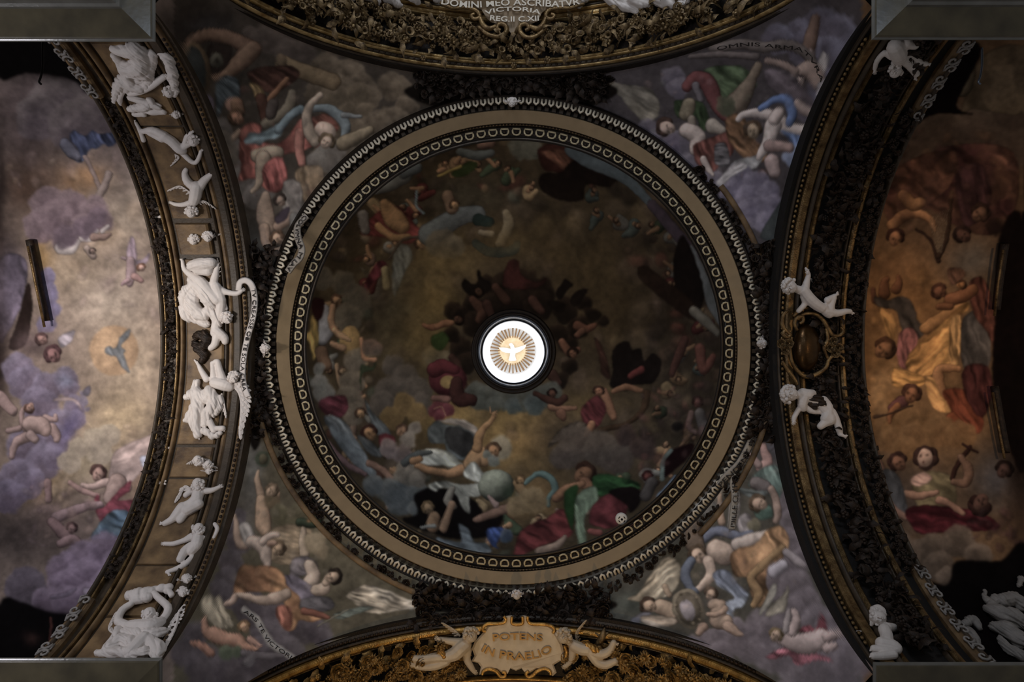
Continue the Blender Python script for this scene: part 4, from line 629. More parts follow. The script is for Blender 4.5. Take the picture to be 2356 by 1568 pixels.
# lantern
lan = trim('round lantern opening at the dome crown with steel coloured mouldings')
lc = lambda d: cen(d)
def lath2(prof, n=128): return lathe(prof, n)
part('outer_moulding', lath2([(99, 18.26), (97, 18.16), (93, 18.14), (90, 18.2), (88, 18.1), (86, 18.08), (84, 18.14), (82, 18.22)]), 'dark', lan, smooth=True)
part('bright_moulding', lath2([(82.5, 18.3), (81, 18.18), (79, 18.16), (77.3, 18.22), (77, 18.34)]), 'steel', lan, smooth=True)
part('dark_cove', lath2([(78, 18.3), (76, 18.5), (73.5, 18.6), (72.5, 18.62)]), 'iron', lan, smooth=True)
part('inner_moulding', lath2([(73.5, 18.66), (72, 18.58), (71, 18.6), (70.5, 18.8)]), 'steel', lan, smooth=True)
part('lantern_wall', lath2([(71, 18.7), (70.5, 19.0)]), 'white', lan)
mbw = MB(); D1 = 19.0; cx_, cy_ = cen(19)
for k in range(8):                                       # eight windows of the lantern drum
    a0 = 2*PI*k/8+.06; a1 = 2*PI*(k+1)/8-.06; m1 = MB()
    m1.grid([[(cx_+.98*math.cos(a0+(a1-a0)*i/6), cy_+.98*math.sin(a0+(a1-a0)*i/6), z) for z in (19.05+H0, 20.4+H0)] for i in range(7)])
    part('window_pane', m1, 'win', lan)
m1 = MB(); m1.grid([[(cx_+r*math.cos(2*PI*j/96), cy_+r*math.sin(2*PI*j/96), z+H0) for j in range(96)] for r, z in ((.84, 18.98), (1.02, 19.02), (1.02, 20.5), (.92, 20.52))], cv=True); part('drum', m1, 'white', lan)
m1 = MB(); CD = 20.5; ccx, ccy = -(1181-CX)*CD/F, (CY-807.5)*CD/F; rows = []
for r, z in ((0.001, .10), (.3, .09), (.66, .05), (.69, .0), (.72, .03), (1.0, .0)): rows.append([(ccx+r*math.cos(2*PI*j/96), ccy+r*math.sin(2*PI*j/96), CD+z+H0) for j in range(96)])
m1.grid(rows, cv=True); part('cap', m1, 'white', lan, smooth=True)
glory = thing('sunburst', P(1179.5, 806, 20.4), 'gilt sunburst disc with bronze rays and white dove inside the bright lantern', 'sunburst')
g0 = Vector(glory.location); gs = 20.4/F
m1 = MB(); q = 64; m1.grid([[(r*gs*math.cos(2*PI*j/q), r*gs*math.sin(2*PI*j/q), z) for j in range(q)] for r, z in ((.01, -.02), (26, -.02), (33, -.01), (34, .01))], cv=True); part('disc', m1, 'glory', glory, smooth=True)
for k in range(36):
    a = 2*PI*k/36+R.uniform(-.02, .02); w = R.uniform(.035, .058); r1 = R.uniform(50.5, 53); m1 = MB()
    V = [(r*gs*math.cos(a+s*w*(30/r)**.35), r*gs*math.sin(a+s*w*(30/r)**.35), z) for z in (-.02, .01) for r in (30, r1) for s in (-1, 1)]
    m1.add(V, [(0, 1, 3, 2), (4, 6, 7, 5), (0, 2, 6, 4), (1, 5, 7, 3), (2, 3, 7, 6)]); part('ray', m1, 'glory_ray', glory)
def plate(pts, dfun, th, d_off=0, bevel=.0):              # outline in px -> extruded relief plate hung under a surface
    n = len(pts); mb = MB(); top = []; bot = []; ins = []
    cxp = sum(p[0] for p in pts)/n; cyp = sum(p[1] for p in pts)/n
    for x, y in pts:
        d = dfun(x, y)-d_off; top.append(P(x, y, d)); bot.append(P(x, y, d-th*.7))
        xi, yi = x+(cxp-x)*bevel, y+(cyp-y)*bevel; ins.append(P(xi, yi, dfun(xi, yi)-d_off-th))
    mb.V = top+bot+ins; mb.F = [(i, (i+1) % n, n+(i+1) % n, n+i) for i in range(n)]+[(n+i, n+(i+1) % n, 2*n+(i+1) % n, 2*n+i) for i in range(n)]+[tuple(range(2*n, 3*n))]
    return mb
dove = nums('1171,793 1173,789 1178,789 1182,794 1184,800 1190,799 1200,796 1211,792 1209,798 1204,803 1195,809 1186,812 1185,818 1188,828 1183,830 1174,830 1170,828 1173,818 1174,812 1165,811 1155,808 1147,799 1158,799 1170,801 1175,802 1174,796')
o = part('dove', plate(dove, lambda x, y: 20.37, .03), 'white', glory, 'white dove'); o.location = -g0

# arches -------------------------------------------------------------------
arch = {}
for sd, nm_ in (('L', 'left'), ('R', 'right'), ('T', 'upper'), ('B', 'lower')):
    arch[sd] = trim({'L': 'left arch of brown stone panels with dark foliage border', 'R': 'right arch with dark bronze foliage bands between gilt mouldings', 'T': 'upper arch with gilt mouldings and dense gilded garland', 'B': 'lower arch with bright gold rim and gilded flower garland'}[sd])
    w0 = HW[sd]; w1 = 6.72 if sd in 'LR' else 7.6
    mb = MB(); mb.grid([[apt(sd, w, -1.5+3*i/100, h) for w, h in ((w0-.04, -.6), (w0-.04, 0), (w0, 0), (w1, 0), (w1, -.5))] for i in range(101)])
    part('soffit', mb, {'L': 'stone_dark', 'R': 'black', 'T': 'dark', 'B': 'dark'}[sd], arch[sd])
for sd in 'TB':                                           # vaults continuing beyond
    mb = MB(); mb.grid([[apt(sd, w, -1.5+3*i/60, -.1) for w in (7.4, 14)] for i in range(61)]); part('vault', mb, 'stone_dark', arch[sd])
for sd, m_, w0, w1, h, kind in [('L', 'stone', 5.04, 5.12, .06, 1), ('L', 'stone_dark', 5.14, 5.30, .10, 0), ('L', 'stone', 5.32, 5.40, .05, 0), ('L', 'stone_dark', 5.41, 5.46, .09, 1), ('L', 'stone', 6.24, 6.31, .10, 1), ('L', 'gold_dull', 6.33, 6.37, .12, 0), ('L', 'stone_dark', 6.60, 6.68, .14, 1), ('L', 'gold_dull', 6.56, 6.59, .10, 0),
                                ('R', 'stone_dark', 5.06, 5.10, .06, 0), ('R', 'gold_dull', 5.19, 5.34, .12, 0), ('R', 'stone_dark', 5.35, 5.44, .16, 1), ('R', 'gold_dull', 5.46, 5.56, .10, 0), ('R', 'stone_dark', 6.17, 6.22, .08, 1), ('R', 'gold_dull', 6.23, 6.33, .12, 0), ('R', 'stone_dark', 6.62, 6.70, .14, 1),
                                ('T', 'stone_dark', 5.10, 5.14, .02, 0), ('T', 'gold_pale', 5.15, 5.19, .10, 1), ('T', 'stone_dark', 5.19, 5.26, .08, 0), ('T', 'gold_pale', 5.26, 5.30, .13, 1), ('T', 'gold_pale', 5.31, 5.36, .10, 0), ('T', 'gold_pale', 6.06, 6.10, .12, 1), ('T', 'gold_pale', 6.11, 6.19, .09, 0), ('T', 'gold_pale', 6.20, 6.25, .14, 1), ('T', 'stone_dark', 6.26, 6.30, .10, 0), ('T', 'gold_pale', 6.33, 6.47, .16, 0),
                                ('B', 'stone_dark', 5.24, 5.34, .04, 0), ('B', 'stone_dark', 5.34, 5.39, .08, 1), ('B', 'gold', 5.40, 5.50, .15, 0), ('B', 'gold_dull', 5.51, 5.55, .11, 1), ('B', 'gold', 6.38, 6.44, .13, 1), ('B', 'stone', 6.46, 6.62, .08, 0)]:
    part('moulding', (rollstrip if kind else strip)(sd, w0, w1, h), m_, arch[sd], smooth=bool(kind))
# left arch panels: raised brown stone fields
def tpy(py): a = (CY-py)/F; d = d_arch(a); return math.asin(max(-1, min(1, a*d/AR)))
for y0, y1, h, nm2 in [(95, 285, .05, 'panel'), (292, 500, .05, 'panel'), (512, 582, .11, 'raised_panel'), (596, 1022, .05, 'panel'), (1030, 1098, .05, 'panel'), (1104, 1300, .05, 'panel'), (1306, 1420, .05, 'panel'), (1426, 1540, .05, 'panel')]:
    ta, tb = tpy(y1), tpy(y0); part(nm2, strip('L', 5.50 if h < .1 else 5.56, 6.20 if h < .1 else 6.16, h, ta, tb, 24), 'stone', arch['L'])
# little mouldings row of eggs on arch borders
def aframe(sd, w, t, h, rot=0, tilt=(0, 0), sc=1):
    p = Vector(apt(sd, w, t, h)); z = Vector(apt(sd, w, t, h))-Vector(apt(sd, w, t, h+1)); z.normalize()   # z points away from the viewer (into the soffit)
    u = (Vector(apt(sd, w+1, t, h))-p).normalized(); v = z.cross(u)
    m = Matrix(((u.x, v.x, z.x, 0), (u.y, v.y, z.y, 0), (u.z, v.z, z.z, 0), (0, 0, 0, 1)))
    return Matrix.Translation(p) @ m @ Matrix.Rotation(rot, 4, 'Z') @ Matrix.Rotation(tilt[0], 4, 'X') @ Matrix.Rotation(tilt[1], 4, 'Y') @ Matrix.Scale(sc, 4)
mb = MB(); mb.ball((0, 0, 0), .034, 6, 4, (.9, 1.2, .8)); ab = mb.me('bead', True)
def beads(sd, w, h, n, m_, t=1.25, parent=None, sc=1):
    me = ab.copy(); me.materials.append(M[m_])
    for k in range(n):
        o = link('bead', me, None, parent or arch[sd]); o.matrix_basis = aframe(sd, w, -t+2*t*(k+.5)/n, h, sc=sc)
beads('L', 5.07, .05, 120, 'bronze'); beads('R', 5.14, .05, 120, 'gold_dull'); beads('B', 5.29, .05, 110, 'bronze', 1.0); beads('T', 5.225, .08, 90, 'bronze', 1.1, sc=.7)
# ---- foliage pieces
def petal(mb, a, r0, r1, w, lift, curl):
    c, s = math.cos(a), math.sin(a)
    def q(r, k, z): return (r*c-k*s, r*s+k*c, z)
    mb.add([q(r0, -w*.3, 0), q(r0, w*.3, 0), q((r0+r1)/2, w*.5, -lift), q((r0+r1)/2, -w*.5, -lift), q((r0+r1)/2, 0, -lift*1.5), q(r1, 0, -curl)], [(0, 4, 3), (0, 1, 4), (1, 2, 4), (3, 4, 5), (4, 2, 5)])
def flower(n, r, lift=.35, double=False):
    mb = MB()
    for k in range(n): petal(mb, 2*PI*k/n, r*.15, r, r*1.3*PI/n, r*lift, r*.15)
    if double:
        for k in range(n-2): petal(mb, 2*PI*(k+.5)/(n-2), r*.1, r*.62, r*2.2/n, r*lift*1.6, r*.75)
    mb.ball((0, 0, -r*.3), r*.26, 5, 3); return mb
def rose(r):
    mb = MB()
    for ring_, (n, rr, h) in enumerate(((5, 1, .15), (5, .72, .45), (3, .42, .65))):
        for k in range(n):
            a = 2*PI*(k+.5*ring_)/n; b = a+2*PI/n*1.15
            mb.add([(r*rr*.5*math.cos(a), r*rr*.5*math.sin(a), 0), (r*rr*.5*math.cos(b), r*rr*.5*math.sin(b), 0), (r*rr*math.cos(b), r*rr*math.sin(b), -r*h), (r*rr*1.12*math.cos((a+b)/2), r*rr*1.12*math.sin((a+b)/2), -r*h*.8), (r*rr*math.cos(a), r*rr*math.sin(a), -r*h)], [(0, 1, 2, 3, 4)])
    mb.ball((0, 0, -r*.45), r*.25, 5, 3); return mb
def leaf(L, w, curl):
    mb = MB(); V = []; n = 5
    for i in range(n+1):
        t = i/n; ww = w*math.sin(PI*min(.97, t*.9+.08))*(1.15 if i % 2 else .8); z = -curl*L*math.sin(t*PI*.9)-.02
        V += [(t*L, -ww, z+.3*ww), (t*L, 0, z-.15*ww), (t*L, ww, z+.3*ww)]
    mb.add(V, [(3*i+a, 3*i+a+1, 3*i+a+4, 3*i+a+3) for i in range(n) for a in (0, 1)]); return mb
def berry(r):
    mb = MB()
    for k in range(6): mb.ball((r*.55*math.cos(k*PI/3), r*.55*math.sin(k*PI/3), -r*.3), r*.42, 5, 3)
    mb.ball((0, 0, -r*.7), r*.45, 5, 3); return mb
def trumpet(r):
    mb = MB(); n = 8; mb.grid([[(rr*r*math.cos(2*PI*j/n), rr*r*math.sin(2*PI*j/n), -z*r) for j in range(n)] for rr, z in ((.3, 0), (.55, .5), (1, 1.0), (.8, 1.0), (.4, .5))], cv=True); return mb
KIND = {'flower': flower(8, .15), 'daisy': flower(12, .13, .2), 'rose': rose(.15), 'leaf': leaf(.30, .075, .35), 'berry': berry(.09), 'trumpet': trumpet(.10), 'double_flower': flower(9, .17, .3, True), 'frond': leaf(.42, .06, .5)}
MEC = {}
def kme(k, m_):
    if (k, m_) not in MEC: me = KIND[k].me(k, k in ('berry', 'trumpet', 'leaf', 'frond')); me.materials.append(M[m_]); MEC[(k, m_)] = me
    return MEC[(k, m_)]
def scatter(sd, w0, w1, h, n, kinds, m_, t0, t1, parent, sc=(.8, 1.2), tilt=.5, dens=None, avoid=None, flat=.12):
    for i in range(n):
        k = R.choice(kinds); t = t0+(t1-t0)*(i+R.random())/n; w = R.uniform(w0, w1)
        if avoid and avoid(sd, w, t): continue
        o = link(k, kme(k, R.choice(m_) if isinstance(m_, list) else m_), None, parent)
        o.matrix_basis = aframe(sd, w, t, h+R.uniform(0, flat), R.uniform(0, 2*PI), (R.uniform(-tilt, tilt), R.uniform(-tilt, tilt)), R.uniform(*sc))
def av_cart(sd, w, t):
    x = AR*math.sin(t)
    if sd == 'B': return abs(x+.05) < .98 and w > 5.3
    if sd == 'T': return abs(x) < .72 and w > 5.78
    return False
gar_t = thing('gilded_garland', (0, 5.7, AC+AR+H0-.1), 'dense gilded garland of flowers and leaves along the upper arch', 'garland'); gt = Vector(gar_t.location)
gar_b = thing('gilded_garland', (0, -5.9, AC+AR+H0-.1), 'gold flower garland along the lower arch beside the potens cartouche', 'garland')
gar_r = thing('bronze_garland', (-5.9, 0, AC+AR+H0-.1), 'wide dark bronze foliage band along the right arch behind two white putti', 'garland')
gar_r2 = thing('bronze_garland', (-6.5, 0, AC+AR+H0-.1), 'narrow dark leafy border next to the amber right vault fresco', 'garland')
gar_l = thing('bronze_garland', (6.48, 0, AC+AR+H0-.1), 'narrow dark foliage border next to the dove fresco on the left', 'garland')
def unp(parent):
    v = -Vector(parent.location)
    for ch in parent.children: ch.matrix_basis = Matrix.Translation(v) @ ch.matrix_basis
scatter('T', 5.38, 5.92, .10, 300, ['leaf'], 'gold_leaf', -1.22, 1.22, gar_t, (.5, .95), .8, avoid=av_cart); scatter('T', 5.42, 5.9, .14, 170, ['frond'], 'gold_leaf', -1.22, 1.22, gar_t, (.6, 1.0), .8, avoid=av_cart)
scatter('T', 5.42, 5.94, .17, 150, ['berry'], 'gold_leaf', -1.2, 1.2, gar_t, (.6, 1.1), .5, avoid=av_cart); scatter('T', 5.42, 5.98, .18, 120, ['trumpet'], 'gold_leaf', -1.2, 1.2, gar_t, (.6, .95), .6, avoid=av_cart); scatter('T', 5.45, 5.95, .2, 110, ['flower'], 'gold_leaf', -1.2, 1.2, gar_t, (.6, 1.0), .5, avoid=av_cart)
scatter('T', 5.20, 5.42, .14, 30, ['berry', 'leaf'], 'gold_leaf', -1.2, 1.2, gar_t, (.6, 1.0), .6); scatter('T', 6.05, 6.30, .16, 22, ['leaf', 'berry'], 'gold_leaf', -1.2, 1.2, gar_t, (.5, .9), .6, avoid=av_cart)
scatter('B', 5.56, 6.36, .06, 190, ['leaf'], 'gold_warm', -1.1, 1.1, gar_b, (.6, 1.0), .7, avoid=av_cart); scatter('B', 5.6, 6.3, .22, 110, ['daisy'], 'gold_warm', -1.1, 1.1, gar_b, (.7, 1.1), .3, avoid=av_cart); scatter('B', 5.6, 6.3, .22, 110, ['rose'], 'gold_warm', -1.1, 1.1, gar_b, (.6, .95), .3, avoid=av_cart)
scatter('B', 5.58, 6.32, .22, 80, ['double_flower'], 'gold_warm', -1.1, 1.1, gar_b, (.55, .9), .3, avoid=av_cart); scatter('B', 5.56, 6.32, .13, 80, ['berry'], 'gold_warm', -1.1, 1.1, gar_b, (.6, 1.0), .3, avoid=av_cart)
scatter('R', 5.62, 6.14, .06, 290, ['leaf'], 'bronze', -1.3, 1.3, gar_r, (.5, 1.0), .8); scatter('R', 5.66, 6.1, .10, 180, ['frond'], 'bronze', -1.3, 1.3, gar_r, (.4, .7), .8); scatter('R', 5.66, 6.1, .1, 160, ['berry'], 'bronze', -1.3, 1.3, gar_r, (.6, 1.1), .5); scatter('R', 5.68, 6.08, .1, 100, ['rose'], 'bronze', -1.3, 1.3, gar_r, (.5, .8), .5)
scatter('R', 6.36, 6.6, .05, 260, ['leaf'], 'bronze', -.95, .95, gar_r2, (.35, .7), .8); scatter('R', 6.38, 6.58, .08, 130, ['berry'], 'bronze', -.95, .95, gar_r2, (.5, .8), .5)
scatter('L', 6.4, 6.54, .05, 240, ['leaf'], 'bronze', -.98, .98, gar_l, (.3, .5), .8); scatter('L', 6.41, 6.53, .06, 120, ['daisy', 'berry'], 'bronze', -.98, .98, gar_l, (.4, .65), .4)
# dark foliage between dome ring and the arches
crown = {}
for sd, lab in (('L', 'small dark foliage cluster between dome ring and left arch crown'), ('R', 'dark foliage cluster between dome ring and right arch crown'), ('T', 'dark foliage cluster between dome ring and upper arch crown'), ('B', 'dark foliage cluster between dome ring and lower arch crown')):
    g = thing('bronze_foliage', apt(sd, 4.9, 0, -.1), lab, 'foliage'); crown[sd] = g
    sg = {'L': (1, 0), 'R': (-1, 0), 'T': (0, 1), 'B': (0, -1)}[sd]
    for i in range(330):
        al = R.uniform(-1.85, 1.85); y_ = 4.93+(HW[sd]+.06-4.93)*R.random(); lo = math.sqrt(max(0, 4.93**2-al*al))
        w = R.uniform(min(max(lo, HW[sd]-.42), HW[sd]), HW[sd]+.02); r2 = w*w+al*al
        if r2 < 4.95**2: w = math.sqrt(4.95**2-al*al)+.03
        if w > HW[sd]+.1: continue
        d = min(9.03+math.sqrt(46.3-w*w-al*al), 13.62)-.05+H0
        k = R.choice(['leaf', 'berry', 'leaf', 'trumpet', 'rose']); o = link(k, kme(k, 'bronze'), None, g)
        p = (sg[0]*w, al, d) if sg[0] else (al, sg[1]*w, d)
        o.matrix_basis = Matrix.Translation(p) @ Matrix.Rotation(R.uniform(0, 6.3), 4, 'Z') @ Matrix.Rotation(R.uniform(-.7, .7), 4, 'X') @ Matrix.Scale(R.uniform(.5, .95), 4)
for g in [gar_t, gar_b, gar_r, gar_r2, gar_l]+list(crown.values()): unp(g)
# pale scroll reliefs low on the far borders of the side arches
mb = MB(); mb.tube([(.085*(1-.09*k)*math.cos(k*.72), .085*(1-.09*k)*math.sin(k*.72), -.02) for k in range(10)], [.022-.001*k for k in range(10)], 5); mb.tube([(.09, -.02, -.01), (.10, .09, -.02), (.02, .12, -.01)], .014, 5); scr = mb.me('scroll', True); scr.materials.append(M['stucco_grey'])
for sd, s, t0_ in (('L', 1, 1.0), ('L', -1, 1.06), ('R', 1, .92), ('R', -1, .92)):
    pr = trim('pale grey strip of carved scrolls at the %s end of the %s arch' % ('upper' if s > 0 else 'lower', 'left' if sd == 'L' else 'right'))
    part('strip_ground', strip(sd, 6.52, 6.74, .10, min(s*t0_, s*1.40), max(s*t0_, s*1.40), 30), 'stone' , pr)
    for k in range(int((1.36-t0_)/.038)):
        o = link('scroll', scr, None, pr); o.matrix_basis = aframe(sd, 6.63+(.03 if k % 2 else -.03), s*(t0_+.02+k*.038), .12, (k % 2)*PI+R.uniform(-.2, .2), sc=1.05)

# corner cornices (entablature blocks over the piers) -------------------------
def cornice(sx, sy, cxp, cyp, lab, n):
    d0 = 8.45; X0 = abs(cxp-CX)*d0/F; Y0 = abs(CY-cyp)*d0/F
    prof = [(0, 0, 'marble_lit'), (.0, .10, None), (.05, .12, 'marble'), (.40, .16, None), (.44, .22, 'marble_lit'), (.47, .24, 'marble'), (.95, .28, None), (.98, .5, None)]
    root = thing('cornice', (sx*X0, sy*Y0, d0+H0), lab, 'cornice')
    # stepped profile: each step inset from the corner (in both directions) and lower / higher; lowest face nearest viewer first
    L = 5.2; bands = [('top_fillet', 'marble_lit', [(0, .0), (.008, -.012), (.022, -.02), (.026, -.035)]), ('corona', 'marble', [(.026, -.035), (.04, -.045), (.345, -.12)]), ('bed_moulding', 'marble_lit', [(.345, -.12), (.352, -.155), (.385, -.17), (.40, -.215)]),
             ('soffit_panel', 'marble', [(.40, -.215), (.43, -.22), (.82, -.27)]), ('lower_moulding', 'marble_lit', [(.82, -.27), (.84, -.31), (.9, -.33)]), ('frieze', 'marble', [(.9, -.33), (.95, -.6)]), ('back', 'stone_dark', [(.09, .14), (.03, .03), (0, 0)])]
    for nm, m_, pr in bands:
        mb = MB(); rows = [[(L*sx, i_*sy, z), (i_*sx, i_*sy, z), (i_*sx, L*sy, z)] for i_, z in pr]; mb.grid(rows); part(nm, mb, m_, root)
    mb = MB(); mb.box((2.7*sx, 2.7*sy, .14), (2.56, 2.56, .02)); part('top_slab', mb, 'stone_dark', root)
    return root
cornice(1, 1, 358, 96, 'grey marble cornice corner at the upper left edge of the ceiling view', 0)
cornice(-1, 1, 2005, 92, 'grey marble cornice corner at the upper right with bluish shine', 1)
cornice(1, -1, 374, 1512, 'olive marble cornice corner at the lower left edge', 2)
cornice(-1, -1, 2008, 1522, 'olive marble cornice corner at the lower right edge', 3)
for sx, sy, nm in ((1, 1, 'wall_left_upper'), (-1, 1, 'wall_right_upper'), (1, -1, 'wall_left_lower'), (-1, -1, 'wall_right_lower')):
    mb = MB(); mb.box((sx*7.6, sy*7.2, 5.0), (2.0, 2.2, 5.0)); o = part(nm, mb, 'pier', None); o['kind'] = 'structure'; o['label'] = 'marble pier under the %s cornice' % nm[5:].replace('_', ' ')

# ================================================================ SCULPTURE
def capsule(mb, p0, r0, p1, r1, seg=10):
    p0 = Vector(p0); p1 = Vector(p1); ax = p1-p0
    if ax.length < 1e-5: ax = Vector((0, 0, 1e-4))
    t = ax.normalized(); u = t.orthogonal().normalized(); v = t.cross(u); n = len(mb.V); rows = []
    for i in range(1, 4): a = PI/2*(1-i/3.5); rows.append((p0-t*r0*math.sin(a), r0*math.cos(a)))
    for i in range(3, 0, -1): a = PI/2*(1-i/3.5); rows.append((p1+t*r1*math.sin(a), r1*math.cos(a)))
    mb.V.append(tuple(p0-t*r0))
    for c, r in rows:
        for j in range(seg): a = 2*PI*j/seg; mb.V.append(tuple(c+u*(r*math.cos(a))+v*(r*math.sin(a))))
    mb.V.append(tuple(p1+t*r1)); e = len(mb.V)-1; k = len(rows)
    for j in range(seg): mb.F.append((n, n+1+(j+1) % seg, n+1+j)); mb.F.append((e, e-seg+j, e-seg+(j+1) % seg))
    for i in range(k-1):
        for j in range(seg): a = n+1+i*seg; mb.F.append((a+j, a+(j+1) % seg, a+seg+(j+1) % seg, a+seg+j))
def bake(mb, voxel, smooth=4, name='body'):
    me = mb.me(name); o = bpy.data.objects.new('tmp', me); C.objects.link(o)
    rm = o.modifiers.new('r', 'REMESH'); rm.mode = 'VOXEL'; rm.voxel_size = voxel; rm.use_smooth_shade = True
    sm = o.modifiers.new('s', 'SMOOTH'); sm.iterations = smooth; sm.factor = .5
    dg = bpy.context.evaluated_depsgraph_get(); out = bpy.data.meshes.new_from_object(o.evaluated_get(dg)); out.name = name
    bpy.data.objects.remove(o); bpy.data.meshes.remove(me); return out
class Fig:
    """a stucco figure; every coordinate is px on the plan, its height over the surface in px too"""
    def __init__(s, name, at, dfun, label, cat, m='stucco', group=None, lift=4):
        s.df = dfun; s.lift = lift; s.m = m; d = dfun(*at); s.k = d/F
        s.root = thing(name, P(at[0], at[1], d), label, cat, group); s.o = Vector(s.root.location); s.b = MB(); s.extra = MB(); s.vox = 1.35*s.k
    def p(s, x, y, h): d = s.df(x, y); return Vector(P(x, y, d-h*d/F))-s.o
    def limb(s, st, mb=None, up=None, sub=3):
        pts = [(q if len(q) > 3 else q+((up if up is not None else q[2]*.9+s.lift),)) for q in nums(st)]
        if len(pts) > 2: pts = catmull(pts, sub)
        if len(pts) == 1: pts = pts*2
        for a, b in zip(pts[:-1], pts[1:]): capsule(mb or s.b, s.p(a[0], a[1], a[3]), max(a[2], .8)*s.k, s.p(b[0], b[1], b[3]), max(b[2], .8)*s.k)
        return s
    def hand(s, x, y, ang, size=6, h=None):
        h = h if h is not None else size+s.lift; a = math.radians(ang); c, sn = math.cos(a), math.sin(a)
        capsule(s.extra, s.p(x, y, h), size*.42*s.k, s.p(x+c*size*.6, y+sn*size*.6, h), size*.48*s.k, 8)
        for k, (o_, L) in enumerate(((-.42, .85), (-.15, 1.05), (.13, 1.0), (.38, .78))):
            bx, by = x+c*size*.7-sn*o_*size, y+sn*size*.7+c*o_*size; a2 = a+o_*.5
            mx, my = bx+math.cos(a2)*size*L*.5, by+math.sin(a2)*size*L*.5; capsule(s.extra, s.p(bx, by, h), size*.15*s.k, s.p(mx, my, h+size*.1), size*.14*s.k, 6); capsule(s.extra, s.p(mx, my, h+size*.1), size*.14*s.k, s.p(mx+math.cos(a2+.15)*size*L*.4, my+math.sin(a2+.15)*size*L*.4, h-size*.15), size*.11*s.k, 6)
        capsule(s.extra, s.p(x+c*size*.1+sn*size*.3, y+sn*size*.1-c*size*.3, h), size*.17*s.k, s.p(x+c*size*.6+sn*size*.75, y+sn*size*.6-c*size*.75, h+size*.1), size*.13*s.k, 6); return s
    def foot(s, x, y, ang, size=7, h=None):
        h = h if h is not None else size*.8+s.lift; a = math.radians(ang); c, sn = math.cos(a), math.sin(a)
        capsule(s.b, s.p(x, y, h), size*.42*s.k, s.p(x+c*size, y+sn*size, h), size*.34*s.k)
        for k in range(5):
            o_ = (k-2)*.17; capsule(s.extra, s.p(x+c*size*1.1-sn*o_*size, y+sn*size*1.1+c*o_*size, h), size*(.15-.012*k)*s.k, s.p(x+c*size*(1.42-.05*k)-sn*o_*size*1.1, y+sn*size*(1.42-.05*k)+c*o_*size*1.1, h), size*(.13-.01*k)*s.k, 5)
        return s
    def head(s, x, y, r, chin=90, turn=0, hair=True, curls=26, h=None, hm=None):
        """chin = picture direction from crown to chin; turn = sideways shift of the face"""
        h = h if h is not None else r+s.lift+2; a = math.radians(chin); c, sn = math.cos(a), math.sin(a); S_ = lambda u, v, z: s.p(x+(c*u-sn*v)*r, y+(sn*u+c*v)*r, h+z*r)
        k = s.k*r; b = s.b; e = s.extra
        capsule(b, S_(-.12, 0, 0), .88*k, S_(.12, turn*.2, .05), .82*k); capsule(b, S_(.35, turn*.3, .25), .58*k, S_(.52, turn*.3, .35), .42*k)
        t = turn*.35
        capsule(e, S_(.02, t, .84), .10*k, S_(.30, t*1.15, 1.02), .15*k, 8)                       # nose
        for sg in (-1, 1):
            capsule(e, S_(.06, t+sg*.30, .76), .12*k, S_(.08, t+sg*.34, .75), .12*k, 8)            # eyes
            capsule(e, S_(-.12, t+sg*.16, .84), .09*k, S_(-.10, t+sg*.44, .70), .07*k, 6)          # brows
            capsule(e, S_(.32, t+sg*.36, .55), .24*k, S_(.36, t+sg*.34, .56), .22*k, 8)            # cheeks
            capsule(e, S_(.02, sg*.86, .05), .16*k, S_(.2, sg*.86, .05), .12*k, 6)                 # ears
        capsule(e, S_(.50, t-.14, .78), .065*k, S_(.50, t+.14, .78), .065*k, 6); capsule(e, S_(.58, t-.10, .75), .07*k, S_(.58, t+.10, .75), .07*k, 6); capsule(e, S_(.76, t, .62), .15*k, S_(.78, t, .62), .13*k, 6)
        if hair:
            mb = MB(); q = random.Random(int(x*7+y))
            for i in range(curls):
                z = q.uniform(-.2, .75); aa = q.uniform(.55*PI, 1.45*PI) if z > .3 else q.uniform(.38*PI, 1.62*PI); rr = math.sqrt(max(.05, 1-z*z))*1.0
                cp = S_(math.cos(aa)*rr-.05, math.sin(aa)*rr, z*.9); mb.ball(cp, k*q.uniform(.18, .30), 6, 4)
            o = part('hair', mb, hm or s.m, s.root, smooth=True)
        return s
